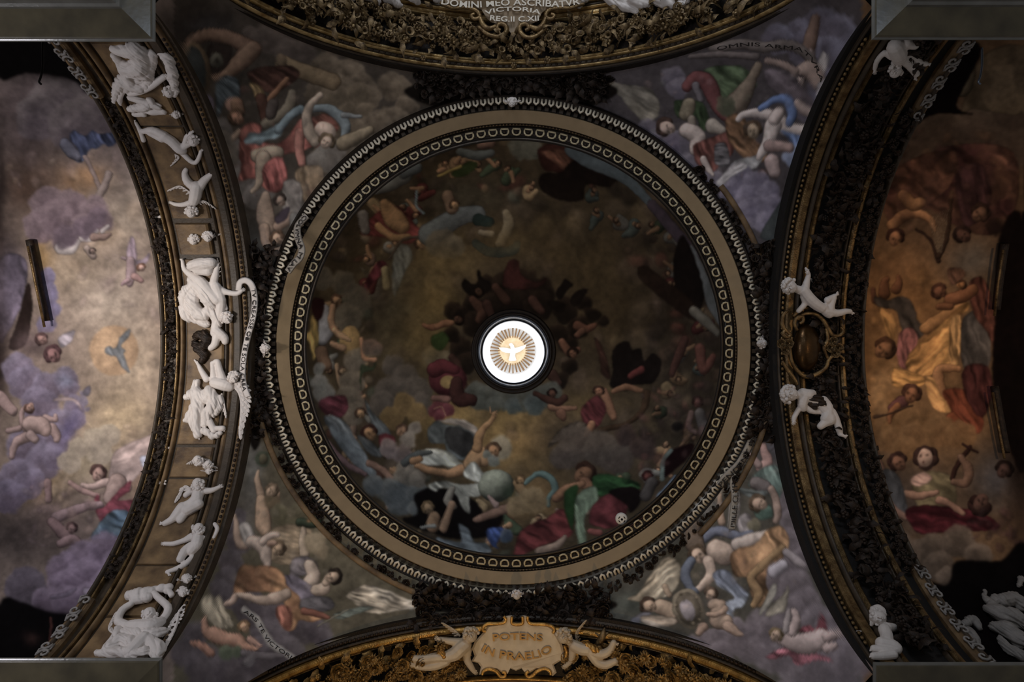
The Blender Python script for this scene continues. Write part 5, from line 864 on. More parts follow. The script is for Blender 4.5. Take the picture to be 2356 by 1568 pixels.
    def wing(s, st, width, n=7, rows=3, ang=None, h=9, m=None):
        """st: px polyline root -> tip (leading edge); feathers hang to the side given by sign of width"""
        pts = catmull(nums(st), 6); mb = MB(); N = len(pts)-1
        mb.tube([s.p(x, y, h+2) for x, y in pts], [s.k*abs(width)*(.16-.10*i/N) for i in range(N+1)], 6)
        for row in range(rows):
            for i in range(n+2*row):
                t = (i+.5)/(n+2*row); q = t*N; j = min(int(q), N-1); f = q-j; x = pts[j][0]*(1-f)+pts[j+1][0]*f; y = pts[j][1]*(1-f)+pts[j+1][1]*f
                dx, dy = pts[j+1][0]-pts[j][0], pts[j+1][1]-pts[j][1]; L = math.hypot(dx, dy)+1e-6; dx /= L; dy /= L; sg = 1 if width > 0 else -1
                nx, ny = -dy*sg, dx*sg; mixa = .35+.55*t; fx, fy = nx*(1-mixa)+dx*mixa, ny*(1-mixa)+dy*mixa; L = math.hypot(fx, fy); fx /= L; fy /= L
                ln = abs(width)*(1.0-.3*abs(t-.6))*(.38+.34*row)/(.38+.34*(rows-1)); wd = abs(width)*.13; gx_, gy_ = -fy*wd, fx*wd; hh = h+(rows-row)*1.3
                V = []
                for u, ww in ((0, .7), (.55, 1), (.88, .8), (1, .2)):
                    for g, z in ((-1, 0), (0, 1.6), (1, 0)): V.append(s.p(x+fx*ln*u+gx_*ww*g, y+fy*ln*u+gy_*ww*g, hh+z))
                base = [s.p(x+fx*ln*.5, y+fy*ln*.5, hh-1.5)]
                mb.add(V+base, [(3*a+b, 3*a+b+1, 3*a+b+4, 3*a+b+3) for a in range(3) for b in (0, 1)]+[(0, 3, 12), (3, 6, 12), (6, 9, 12), (2, 12, 5), (5, 12, 8), (8, 12, 11)])
        part('wing', mb, m or s.m, s.root, smooth=False); return s
    def cloth(s, strs, ang=60, per=7, amp=1.6, m=None, name='robe'):
        mb = MB(); at0 = float(len(strs[0]))*1.7
        for st in strs: s.limb(st, mb)
        me = bake(mb, s.vox*1.05, 3, name); n = len(me.vertices); co_ = np.empty(n*3, np.float32); no = np.empty(n*3, np.float32); me.vertices.foreach_get('co', co_); me.vertices.foreach_get('normal', no)
        c3 = co_.reshape(-1, 3); n3 = no.reshape(-1, 3); a = math.radians(ang); X = -(c3[:, 0])/s.k; Y = -(c3[:, 1])/s.k
        u = (-X*math.sin(a)+Y*math.cos(a))+3.0*np.sin(X*.09+1)+3.0*np.sin(Y*.08); v = X*math.cos(a)+Y*math.sin(a)
        w = 2.2*lut(u/(per*.62)+at0, v/(per*3.2))+1.0*lut(u/(per*.3)+5, v/(per*2)); w = np.where(w > 0, w, w*1.6)*.85
        c3 += n3*(w*amp*s.k)[:, None]; me.vertices.foreach_set('co', c3.ravel()); me.update(); me.polygons.foreach_set('use_smooth', [True]*len(me.polygons))
        o = link(name, me, M[m or s.m], s.root); return s
    def done(s, smooth=4):
        if s.b.V:
            me = bake(s.b, s.vox, smooth); o = link('body', me, M[s.m], s.root)
            if s.extra.V:
                nv = len(me.vertices); V = [v.co[:] for v in me.vertices]+[tuple(v) for v in s.extra.V]; Fc = [tuple(p.vertices) for p in me.polygons]+[tuple(i+nv for i in f) for f in s.extra.F]
                me2 = mesh('body', V, Fc); me2.materials.append(M[s.m]); o.data = me2
        return s.root
def cherub(at, r, dfun, label, chin=90, turn=0, w=1.0, group=None, m='stucco'):
    f = Fig('cherub_head', at, dfun, label, 'cherub', m, group); x, y = at; a = math.radians(chin); 
    f.head(x, y, r, chin, turn); c, sn = math.cos(a), math.sin(a)
    for sg in (-1, 1):
        px_, py_ = x+c*r*.6-sn*sg*r*.5, y+sn*r*.6+c*sg*r*.5; ex, ey = x-c*r*.1-sn*sg*r*2.1*w, y-sn*r*.1+c*sg*r*2.1*w
        f.wing('%f,%f %f,%f %f,%f' % (px_, py_, (px_+ex)/2-c*2, (py_+ey)/2-sn*2, ex, ey), r*.9*sg*(1 if True else -1), 4, 2, h=5)
    return f.done(3)

# --- left arch stucco
f = Fig('stucco_angel', (330, 190), dLR, 'large white stucco angel with heavy robes tucked under the upper left cornice', 'sculpture', lift=6)
f.cloth(['262,112,9 285,118,14 312,118,20 325,135,20', '320,120,18 322,150,22 300,160,18 285,150,12', '300,165,17 330,168,18 345,150,14 350,125,12', '262,130,9 285,160,12 300,190,14', '345,160,11 340,190,11 315,200,14 290,190,14', '280,185,14 268,210,12 262,232,8', '300,250,9 330,245,13 345,235,10'], 40, 8, 2.0)
f.limb('290,205,10 300,188,10 330,185,9,14 345,190,8,16').limb('298,216,6,18 320,212,7,20 345,200,8,20 365,185,8,18 378,176,7,14').hand(378, 176, -10, 7, 16).limb('285,200,8,18 275,225,7,16 278,238,6,10')
f.cloth(['372,125,10 385,135,13 395,160,13 400,190,12', '395,180,11 404,205,10 400,215,9'], 10, 6, 1.6, name='cloud'); f.head(388, 213, 13, 80, 0)
f.cloth(['300,225,8 325,232,9 350,240,9 365,245,8', '325,250,8 350,256,9 375,258,8', '310,262,7 330,262,8'], 10, 7, 1.2, name='scarf'); f.wing('395,150 402,175 405,205', 16, 5, 2, h=12); f.done()
cherub((405, 265), 9, dLR, 'small cherub face beside the robes of the upper left angel', 90, 0, .7)
f = Fig('stucco_putto', (400, 330), dLR, 'white stucco putto flying with legs stretched left, below the upper left angel', 'sculpture')
f.limb('378,312,11 352,300,9 330,302,6 318,300,4').foot(320, 300, 200, 6).limb('372,318,10 345,305,8').limb('378,315,12 395,325,12 412,342,12 420,345,10').head(446, 325, 13, 100, .3).limb('420,338,9 432,332,7 440,330,6').limb('420,352,7 438,370,6,14 450,374,5,16 458,362,5,16 462,348,4,16').hand(462, 350, -60, 5, 16).limb('425,335,7 430,315,6 440,306,5').hand(440, 306, -40, 5)
f.limb('330,322,6 322,300,5 312,282,4').foot(312, 284, -110, 6).wing('402,355 412,362 398,378', 12, 4, 2).done()
f = Fig('stucco_putto', (445, 445), dLR, 'white stucco putto diving head down with raised legs, above the small raised panel', 'sculpture')
f.limb('450,432,11 432,418,10 425,400,7 428,390,5').limb('458,432,11 470,415,9 485,402,6 496,395,4').foot(428, 396, -100, 5).hand(495, 396, -30, 3).limb('453,430,14 450,448,14 446,462,12').limb('446,465,8 441,476,7').head(440, 488, 14, 100, 0).limb('450,460,7 425,470,6,14 405,470,5,14 394,466,4,12').hand(396, 466, 190, 5)
f.wing('440,445 415,428 392,435', -13, 5, 2).wing('455,466 470,462 492,476', 11, 5, 2).done()
cherub((445, 552), 12, dLR, 'left one of two winged cherub heads on the small raised panel', 95, 0, .8); cherub((478, 545), 12, dLR, 'right one of two winged cherub heads on the small raised panel', 85, 0, .9)
f = Fig('stucco_angel', (475, 690), dLR, 'white stucco angel with crossed legs holding the top of the inscribed ribbon', 'sculpture', lift=6)
f.cloth(['445,655,12 430,670,14 422,695,12 430,725,12 450,735,10', '450,660,12 442,690,16 450,715,16 470,725,14', '440,645,10 460,660,14 480,690,16 488,710,12', '462,740,9 475,745,9', '480,715,13 495,725,12 500,745,11'], 55, 7, 2.2)
f.cloth(['440,612,12 460,608,15 485,605,13', '455,620,12 478,622,12'], 0, 9, 1, name='cloud').limb('420,600,4 424,618,6,10 440,632,9,14 462,648,13,18 478,668,13,20 498,690,11,22').foot(420, 604, -110, 7).limb('452,655,12,16 458,668,11,18').limb('500,610,5 496,630,8 492,655,10,12 500,685,12,14')
f.limb('498,660,11 508,690,12 505,720,12,14 498,745,11 495,765,11').limb('497,760,12 515,775,10 518,785,8').limb('500,765,11 495,790,9 485,800,7').limb('505,665,9,12 522,672,7,14 545,675,6,14 556,668,5,14').hand(554, 670, -30, 7, 14).limb('510,690,8 520,710,5').head(522, 732, 14, 60, 0, curls=40).wing('500,640 503,615 500,600', 9, 4, 2).done()
f = Fig('bronze_cluster', (461, 785), dLR, 'dark bronze knot of foliage between the two ribbon angels', 'ornament', 'bronze')
f.cloth(['450,772,9 468,770,12 475,785,12 460,800,11 448,790,9', '455,805,9 470,815,10 465,830,7'], 30, 5, 2, name='knot'); f.done()
f = Fig('stucco_angel', (480, 920), dLR, 'white stucco angel in swirling robe holding the lower end of the inscribed ribbon', 'sculpture', lift=6)
f.cloth(['452,880,9 447,895,10 460,905,13 475,915,15', '432,912,9 445,905,12 455,925,14 440,950,11 430,965,9', '460,915,14 455,945,14 450,975,12 455,1000,9', '480,900,14 490,925,14 480,950,12 470,975,8', '500,915,10 505,935,9 490,955,8', '440,960,9 448,985,9', '470,990,8 490,1003,8 505,998,7'], 75, 7, 2.3)
f.limb('448,828,2.5 456,838,4,14 462,850,6,16 475,872,8,16').hand(456, 838, -120, 5, 14).limb('492,868,9,14 490,850,6,20 488,835,5,22').limb('512,872,10 505,850,8,18 500,832,7,20 490,835,5,22').hand(488, 840, 100, 5, 22).limb('495,880,13 515,885,14 528,890,11').limb('520,880,7 530,872,7').head(538, 868, 13, 70, .3).limb('470,975,8 478,965,8 485,975,8 492,990,7').foot(458, 1000, 100, 7).limb('495,985,6 512,985,7').foot(508, 988, 10, 7)
f.wing('535,885 550,900 556,930 552,985', -34, 9, 3, h=10).wing('510,905 515,925 520,950', 16, 5, 2).done()
# ribbon
def ribbon(name, path, w, dfun, lift, m_, lab, cat, wave=0):
    pts = catmull(nums(path), 8); N = len(pts); d0 = dfun(pts[0][0], pts[0][1]); root = thing(name, P(pts[0][0], pts[0][1], d0-.2), lab, cat); o0 = Vector(root.location); rows = []
    for i, (x, y) in enumerate(pts):
        a = pts[max(0, i-1)]; b = pts[min(N-1, i+1)]; dx, dy = b[0]-a[0], b[1]-a[1]; L = math.hypot(dx, dy)+1e-6; nx, ny = -dy/L, dx/L; h = lift+wave*math.sin(i*.35)
        rows.append([Vector(P(x+nx*w*u, y+ny*w*u, dfun(x, y)-(h+q)*d0/F))-o0 for u, q in ((-.5, 0), (-.25, 1.6), (.25, 1.6), (.5, 0), (0, -1.2))])
    mb = MB(); mb.grid(rows, cv=True); part('banner', mb, m_, root, smooth=True); return root
rb = ribbon('inscribed_ribbon', '549,668 552,650 566,645 580,658 586,690 582,730 570,775 561,820 558,860 562,890 570,912', 15, dLR, 16, 'stucco', 'long curling white ribbon with small dark lettering held by two stucco angels', 'ribbon', 1.5)
def text(body, path, size, dfun, lift, m_, parent, name='lettering', ext=.006, fit=True, bold=0):
    cu = bpy.data.curves.new('t', 'FONT'); cu.body = body; cu.size = 1; cu.extrude = .02; cu.offset = bold; cu.resolution_u = 3
    o = bpy.data.objects.new('t', cu); C.objects.link(o); dg = bpy.context.evaluated_depsgraph_get(); me = bpy.data.meshes.new_from_object(o.evaluated_get(dg)); bpy.data.objects.remove(o)
    pts = catmull(nums(path), 8); L = [0]
    for a, b in zip(pts[:-1], pts[1:]): L.append(L[-1]+math.hypot(b[0]-a[0], b[1]-a[1]))
    xs = [v.co.x for v in me.vertices]; x0, x1 = min(xs), max(xs); tot = L[-1]; o0 = Vector(parent.location) if parent else Vector((0, 0, 0)); hs = size/.72
    for v in me.vertices:
        u = (v.co.x-x0)/(x1-x0)*tot; j = 0
        while j < len(L)-2 and L[j+1] < u: j += 1
        f_ = (u-L[j])/(L[j+1]-L[j]+1e-6); a, b = pts[j], pts[j+1]; dx, dy = b[0]-a[0], b[1]-a[1]; l = math.hypot(dx, dy)+1e-6; dx /= l; dy /= l
        X = a[0]+(b[0]-a[0])*f_+dy*v.co.y*hs; Y = a[1]+(b[1]-a[1])*f_-dx*v.co.y*hs; d = dfun(X, Y); q = Vector(P(X, Y, d-lift*d/F-(ext if v.co.z > 0 else -ext*3)))-o0; v.co = q
    me.name = name; return link(name, me, M[m_], parent)
text('TV CREASSE OB TE SOLA CREA', '578,664 580,690 577,730 565,775 556,820 553,860 558,900', 9, dLR, 19, 'letter_dark', rb)
cherub((455, 1058), 12, dLR, 'upper left of three small cherub heads below the ribbon angels', -100, 0, .8); cherub((479, 1068), 11, dLR, 'middle one of three small cherub heads below the ribbon angels', -80, 0, .7); cherub((481, 1084), 8, dLR, 'lowest and smallest of three cherub heads below the ribbon angels', 90, 0, .9)
f = Fig('stucco_putto', (440, 1150), dLR, 'white stucco putto stretching one arm to the right, back turned, below three cherub heads', 'sculpture')
f.head(454, 1113, 15, -110, .4, curls=34).limb('460,1122,9 462,1132,11').limb('465,1128,9 485,1128,7,14 505,1120,5,14').hand(503, 1120, -20, 7, 14).limb('455,1132,13 452,1148,14 440,1160,14 428,1165,13').limb('455,1160,13 432,1172,14').limb('420,1168,14 408,1182,12 395,1195,9 380,1203,7').limb('428,1175,11 415,1195,9').foot(380, 1202, 175, 9).limb('438,1130,8 428,1138,7').wing('442,1128 425,1118 408,1142', -20, 6, 3).done()
f = Fig('stucco_putto', (440, 1250), dLR, 'white stucco putto with windblown hair and stump leg seated above a bent leg fragment', 'sculpture')
f.head(456, 1215, 14, -80, .2, curls=40).limb('455,1225,8 452,1235,10').limb('440,1235,10 425,1242,7,14 400,1250,6,14 378,1250,5,12').hand(380, 1250, 180, 6, 12).limb('455,1235,13 452,1252,14 442,1265,13').limb('438,1258,12,14 425,1268,11,18 415,1285,9,18').limb('465,1240,8 478,1232,4').limb('494,1205,5 500,1216,5 492,1236,4').limb('442,1282,7 425,1298,7 405,1308,6 385,1315,5').foot(385, 1314, 60, 8).done()
cherub((430, 1332), 11, dLR, 'pointed winged cherub head above the lower left angel', 80, 0, .9); cherub((421, 1362), 12, dLR, 'round curly cherub head next to the rock held by the lower left angel', 90, 0, .6)
f = Fig('stucco_angel', (330, 1430), dLR, 'large white stucco angel raising a broken rock over its head at the lower left cornice', 'sculpture', lift=6)
f.head(345, 1412, 17, -80, -.5, curls=40).limb('345,1425,10 340,1435,14').limb('300,1440,14 318,1442,18 345,1442,20 368,1432,14').limb('300,1440,11 272,1428,10,18 282,1402,9,22 305,1385,8,24 300,1370,7,24').hand(304, 1378, -110, 8, 26).limb('368,1432,11 382,1415,10,18 386,1395,9,22 365,1375,8,24 352,1362,7,26').hand(358, 1368, -130, 8, 26)
f.limb('310,1490,15,12 330,1470,16,18 345,1475,15,18 360,1500,12,14').limb('330,1470,18 300,1500,15')
f.cloth(['290,1452,12 320,1458,16 350,1460,16 375,1452,10', '250,1490,14 280,1470,14 305,1480,16', '225,1503,9 255,1500,12 290,1500,14', '270,1450,10 262,1470,12 245,1490,10', '350,1475,12 370,1490,12 362,1508,10', '330,1500,14 300,1508,12', '340,1480,10 355,1505,9'], 25, 7, 2.2)
f.wing('372,1452 398,1425 412,1405', 26, 6, 3).wing('412,1408 405,1440 392,1470 370,1508', 24, 10, 3).wing('268,1460 250,1445 262,1415', 16, 5, 2).done()
f = Fig('rock_slab', (330, 1365), dLR, 'rough pale rock slab held up by the lower left stucco angel', 'rock', 'stucco', lift=14)
f.cloth(['300,1368,12 320,1366,15 350,1360,11', '312,1378,12 338,1374,12', '350,1358,9 375,1352,10 390,1350,8', '385,1358,8 395,1368,7'], 70, 12, 1.6, name='rock'); f.done()
# small pale studs in the dark left border
for k, (x, y, lab) in enumerate([(365, 497, 'small white bow just above the raised panel in the left dark border'), (381, 582, 'small white bow beside the lower edge of the raised panel in the left border'), (389, 1028, 'small white bow in the left dark border beside the painted wing'), (373, 1110, 'lowest small white bow in the left dark border')]):
    f = Fig('bow', (x, y), dLR, lab, 'ornament'); f.limb('%d,%d,2.5 %d,%d,1.8 %d,%d,2.5' % (x-8, y-3, x, y+1, x+8, y-4)).limb('%d,%d,2 %d,%d,3 %d,%d,2' % (x-8, y+2, x, y+2, x+8, y+3)); f.done(1)

# --- right arch
f = Fig('stucco_putto', (1870, 690), dLR, 'white stucco putto with one arm raised, kneeling over the bronze oval boss', 'sculpture', lift=30)
f.head(1818, 658, 17, 20, .5, curls=46).limb('1832,664,9 1842,668,10').limb('1852,665,10 1857,645,7 1860,630,5 1854,617,3').hand(1859, 630, -100, 7).limb('1850,682,9 1852,698,7 1838,714,6').hand(1842, 710, 140, 7).limb('1850,668,12 1862,685,13 1875,698,13 1890,708,12')
f.limb('1895,708,11 1908,722,10 1912,700,9 1918,685,7').limb('1905,690,9 1920,680,5').foot(1918, 682, -35, 10).limb('1900,715,11 1925,720,9 1945,716,7 1955,716,6').foot(1955, 715, 40, 8).wing('1855,655 1862,640 1868,645', 8, 3, 1).done()
f = Fig('stucco_putto', (1870, 940), dLR, 'white stucco putto wearing a dark garland, striding below the bronze oval boss', 'sculpture', lift=30)
f.head(1817, 907, 19, 20, -.4, curls=50).limb('1832,908,9 1845,908,12').limb('1848,905,13 1858,908,14 1868,905,10').limb('1850,915,13 1846,930,11 1848,938,9').limb('1850,930,8 1865,944,7 1885,947,6').hand(1882, 947, 10, 6).limb('1838,940,6 1828,958,6 1826,968,5').hand(1827, 966, 100, 7)
f.limb('1895,920,10 1905,935,11 1905,952,12 1900,962,12').limb('1905,955,12 1910,965,12 1898,972,10 1888,980,8').limb('1914,948,10 1922,962,9 1930,985,8 1933,998,6').foot(1935, 1000, 20, 10).limb('1860,915,12 1885,930,11 1900,945,11')
f.cloth(['1866,918,10,44 1880,916,10,46 1892,928,9,46', '1862,930,7,42 1876,934,7,44'], 20, 4, 2.2, m='bronze', name='garland'); f.done()
boss = thing('oval_boss', P(1858, 800, dLR(0, 800)), 'bronze oval boss with scrolled frame between two white putti on the right', 'cartouche'); b0 = Vector(boss.location)
mb = MB(); rows = []
for i in range(9):
    a = i/8*PI/2; rows.append([Vector(P(1858+34*math.cos(a)*math.cos(2*PI*j/28), 800+56*math.cos(a)*math.sin(2*PI*j/28)*(1-.10*math.cos(2*PI*j/28)), 13.15-.28*math.sin(a)))-b0 for j in range(28)])
mb.grid(rows, cv=True); part('boss', mb, 'bronze_b', boss, smooth=True)
def scroll(pts, r, m_, parent, df, h0, name='scroll', taper=.6):
    pp_ = catmull(nums(pts), 6); mb = MB(); o0 = Vector(parent.location); N = len(pp_)-1
    mb.tube([Vector(P(x, y, df(x, y)-h0))-o0 for x, y in pp_], [r*(1-(1-taper)*abs(2*i/N-1))*13/F for i in range(N+1)], 7); return part(name, mb, m_, parent, smooth=True)
for s in ['1835,760 1828,745 1832,732 1845,728 1848,738 1840,744', '1835,735 1850,722 1875,722 1893,735 1905,755 1915,770 1930,772 1940,762 1935,752', '1820,770 1808,760 1800,745 1802,725 1812,715', '1820,768 1812,776 1802,768 1806,758', '1822,775 1818,800 1822,830 1835,852 1855,866 1880,860 1900,845 1908,825 1925,815 1942,825', '1800,830 1812,850 1828,872 1835,885', '1900,755 1905,780 1896,800 1905,825', '1825,728 1840,712 1860,706']: scroll(s, 5.5, 'gold_dull', boss, lambda x, y: 13.2, .18)
for x, y in ((1918, 785), (1912, 800), (1930, 800), (1922, 812), (1815, 790), (1808, 805), (1798, 790)):
    o = link('rose', kme('rose', 'gold_leaf'), None, boss); o.matrix_basis = Matrix.Translation(Vector(P(x, y, 13.0))-b0) @ Matrix.Rotation(R.uniform(0, 6), 4, 'Z') @ Matrix.Scale(.6, 4)
f = Fig('stucco_putto', (2065, 140), dLR, 'pale putto hanging head down below the upper right cornice', 'sculpture', 'stucco', lift=34)
f.head(2060, 165, 15, 110, 0, curls=22).limb('2058,152,8 2060,145,10').limb('2060,108,18 2068,125,18 2070,138,13').limb('2052,128,10 2035,122,7 2018,140,6 2013,158,5').hand(2013, 160, 95, 7).limb('2078,135,12 2095,152,10 2108,170,8').foot(2106, 172, 90, 9).limb('2095,125,8 2115,142,7 2130,147,6').foot(2130, 147, 10, 8).limb('2085,100,12 2105,105,9').done()
f = Fig('stucco_putto', (2035, 1460), dLR, 'white kneeling putto in a cap pointing upward on the lower right cornice', 'sculpture', lift=30)
f.head(2020, 1420, 19, 15, -.3, curls=6).cloth(['2012,1405,12 2022,1402,12 2030,1410,10', '2010,1420,9 2006,1435,6'], 20, 6, 1, name='cap').limb('2030,1435,10 2034,1445,12').limb('2042,1442,11 2062,1442,9,18 2082,1432,7,18 2090,1422,5,18').hand(2089, 1424, -60, 7, 18).limb('2035,1448,14 2040,1462,14 2040,1475,15').limb('2030,1480,15 2052,1485,15 2062,1492,12 2040,1495,11 2012,1492,9').foot(2014, 1492, 175, 9).limb('2055,1505,10 2030,1508,9 2010,1508,8').foot(2012, 1508, 180, 8).wing('2025,1458 2005,1452 1975,1450', -10, 5, 2).done()
f = Fig('stucco_relief', (2235, 1465), dV, 'pale shrouded standing figure in the dark lower right recess', 'sculpture', 'stucco_grey', lift=3)
f.cloth(['2222,1432,10 2238,1425,11 2252,1442,8', '2230,1455,14 2240,1475,15 2248,1500,8'], 60, 7, 1.6, name='shroud'); f.done()
f = Fig('stucco_trophy', (2310, 1430), dV, 'pale jagged stucco trophy of wings and masks in the lower right recess', 'sculpture', 'stucco_grey', lift=3)
f.cloth(['2265,1360,6 2272,1382,9 2290,1375,10 2280,1395,12', '2310,1380,16 2335,1375,18 2350,1390,14', '2275,1400,12 2300,1410,20 2330,1420,22 2350,1430,18', '2290,1440,14 2320,1450,20 2345,1470,20', '2300,1470,10 2320,1490,12 2345,1505,14', '2350,1330,8 2345,1345,7'], 35, 8, 2.6, name='carving').done()

# --- lower arch cartouche
ct = thing('cartouche', P(1190, 1480, 13.0), 'white scrolled cartouche with bronze words POTENS IN PRAELIO on the lower arch', 'cartouche'); c0 = Vector(ct.location)
def zc(s): return [(800+x/3.1, 1340+y/3.1) for x, y in nums(s)]
dB = lambda x, y: dTB(x, y)-.20
out = zc('1128,236 1172,232 1174,296 1246,296 1248,232 1282,236 1292,275 1330,292 1430,300 1470,330 1490,370 1530,440 1545,500 1560,545 1510,560 1470,585 1490,640 1462,665 1420,625 1350,612 1300,640 1262,640 1240,610 1200,628 1160,610 1140,650 1100,640 1060,615 1000,620 960,650 938,655 950,600 930,572 880,560 905,520 885,470 905,420 960,360 985,330 1000,305 1090,290')
mb = plate(out, dB, .10, 0, .05); o = part('panel', mb, 'cart', ct); o.location = -c0
for s in ['1112,240 1128,262 1110,285 1050,292 1000,292 970,312 965,340 985,345', '1284,240 1284,268 1310,292 1400,296 1455,310 1475,335 1462,358', '958,655 970,628 1010,615 1060,632 1090,668 1120,668 1122,640 1102,638', '1448,655 1440,628 1400,612 1350,632 1320,660 1290,672 1272,650 1290,630', '1172,240 1174,290 1244,290 1246,240', '1545,450 1560,490 1552,540']:
    scroll(' '.join('%f,%f' % (800+x/3.1, 1340+y/3.1) for x, y in nums(s)), 4.2, 'gold', ct, dB, .12, 'gilt_scroll', .8)
text('POTENS', '1134,1474 1190,1471 1248,1474', 16, dB, 17, 'letter_gold', ct, bold=.02); text('IN PRAELIO', '1107,1497 1135,1510 1190,1518 1240,1512 1272,1497', 18, dB, 17, 'letter_gold', ct, bold=.02)
f = Fig('stucco_putto', (1040, 1500), dTB, 'cream putto flying left of the potens cartouche with a gold loincloth', 'sculpture', 'cart', lift=30)
f.head(1084, 1460, 17, 60, .3, curls=36).limb('1072,1470,10 1078,1468,9').limb('1062,1478,11 1035,1474,8 1012,1470,6').hand(1014, 1471, 200, 9).limb('1070,1482,15 1060,1490,17 1048,1502,16 1035,1508,14').limb('1075,1495,11 1074,1515,9 1085,1535,7 1092,1545,5').hand(1090, 1542, 50, 7).limb('1025,1510,13 1000,1512,11 975,1515,10 955,1514,8').foot(958, 1514, 185, 8).limb('1025,1520,12 1000,1530,11 970,1532,9 948,1528,7').foot(950, 1528, 185, 8)
f.cloth(['1012,1492,6,44 1020,1510,8,46 1026,1528,6,42', '1010,1505,6,42 1016,1525,6,40'], 60, 5, 1.6, m='gold', name='loincloth').wing('1058,1462 1045,1448 1026,1436', -16, 5, 2, h=20).done()
f = Fig('stucco_putto', (1350, 1495), dTB, 'cream putto kicking its legs right of the potens cartouche', 'sculpture', 'cart', lift=30)
f.head(1297, 1463, 17, 120, -.3, curls=36).limb('1306,1472,9 1318,1480,10').limb('1318,1490,10 1317,1505,9 1312,1520,7 1302,1530,6').hand(1304, 1528, 140, 8).limb('1322,1485,13 1338,1492,14 1352,1494,13').limb('1362,1498,12 1385,1504,11 1403,1495,9 1412,1478,7').foot(1412, 1480, 10, 8).limb('1360,1502,12 1375,1522,11 1395,1528,10 1415,1520,8').foot(1416, 1520, 70, 8)
f.cloth(['1352,1482,7,44 1366,1492,8,46 1378,1500,6,42', '1352,1498,7,42 1368,1504,7,42'], 60, 5, 1.6, m='gold', name='loincloth').wing('1328,1478 1325,1455 1342,1432', 14, 6, 2, h=20).done()
f = Fig('bronze_eagle', (1385, 1462), dTB, 'dark bronze tassel bow behind the right cream putto on the lower arch', 'ornament', 'gold_leaf', lift=12)
f.limb('1391,1444,2 1388,1455,6 1385,1468,8 1375,1480,6').limb('1370,1456,3 1380,1462,5').limb('1398,1456,3 1390,1462,5').done(2); f.root.name = 'bronze_bow'

# --- upper arch cartouche and draped angels
ct2 = thing('cartouche', P(1180, 30, 12.9), 'ochre cartouche with white words ending in VICTORIA on the upper arch', 'cartouche'); c2 = Vector(ct2.location); dT2 = lambda x, y: dTB(x, y)-.28
out = nums('1015,-60 1345,-60 1338,5 1300,14 1262,18 1246,30 1238,48 1222,55 1205,58 1195,66 1180,82 1168,66 1152,56 1132,52 1120,42 1108,22 1070,18 1025,10')
o = part('panel', plate(out, dT2, .08), 'cart_t', ct2); o.location = -c2
text('DOMINI MEO ASCRIBATVR', '1015,9 1060,16 1100,17 1150,13 1200,12 1250,14 1290,16 1335,9', 15, dT2, 20, 'letter_white', ct2, bold=.015); text('VICTORIA', '1117,34 1145,27 1180,25 1215,27 1243,33', 10, dT2, 20, 'letter_white', ct2, bold=.015); text('REG.II C.XII', '1127,46 1160,49 1200,49 1240,47', 12, dT2, 20, 'letter_white', ct2, bold=.015)
for s, r in (('1012,6 1040,18 1070,17 1095,24 1104,38 1092,44 1084,36 1092,32', 5), ('1345,8 1310,18 1285,18 1262,24 1256,38 1268,44 1276,36 1268,32', 5), ('1100,62 1125,80 1150,84 1165,72 1162,58 1148,56 1144,66 1152,70', 6), ('1258,62 1235,82 1212,86 1196,72 1198,58 1212,56 1216,66 1208,70', 6), ('1104,40 1112,58 1125,66 1142,60', 7), ('1256,40 1248,58 1236,66 1218,60', 7)): scroll(s, r, 'gold_dull', ct2, dT2, .12, 'gilt_scroll', .7)
f = Fig('stucco_angel', (900, 0), dTB, 'white draped angel skirt spilling over the upper arch, left of the ochre cartouche', 'sculpture', lift=26)
f.cloth(['830,-25,16 850,-12,14 870,4,8', '880,-30,20 895,-8,16 912,8,10 922,12,6', '940,-30,20 950,-8,14 962,6,6', '985,-30,18 1000,-8,12 1010,2,6', '860,-35,18 920,-35,22 980,-35,20', '800,-20,12 812,-4,7'], 75, 8, 2.6); f.done()
f = Fig('stucco_angel', (1450, 0), dTB, 'white draped angel skirt spilling over the upper arch, right of the ochre cartouche', 'sculpture', lift=26)
f.cloth(['1345,-25,18 1340,0,12 1332,14,7', '1400,-30,22 1410,-5,18 1440,14,12 1465,26,7', '1450,-30,20 1460,-2,16 1490,10,10', '1500,-30,18 1515,0,14 1560,10,10 1580,4,7', '1390,-40,20 1480,-40,24 1560,-40,20', '1560,-30,14 1570,-8,12', '1395,-10,14 1420,12,10'], 30, 9, 2.6); f.done()

# --- cherub bosses on the dome ring
for x, y, ch, lab in ((1178, 236, 90, 'tiny cherub boss at the top of the dome ring'), (1189, 1368, 90, 'tiny cherub boss at the bottom of the dome ring'), (611, 801, 0, 'tiny cherub boss on the left of the dome ring'), (1751, 790, 180, 'tiny cherub boss on the right of the dome ring')):
    cherub((x, y), 11, lambda a, b: 13.58, lab, ch, 0, .6)
# --- painted banner lettering on the pendentives
def ptext(body, path, size): 
    o = text(body, path, size, dPen, .6, 'letter_dark', None, ext=.003); return o
letters = trim('small dark letters painted on the corner spandrel banners')
for b_, p_, s_2 in (('TVRRIS', '612,602 612,640 616,690', 9), ('ARS TE VICTORI', '560,1408 588,1430 605,1460 625,1485 668,1515', 9), ('OMNIS ARMATVRA', '1650,116 1720,106 1790,112 1840,118 1868,145 1888,190', 9)):
    o = ptext(b_, p_, s_2); o.parent = letters

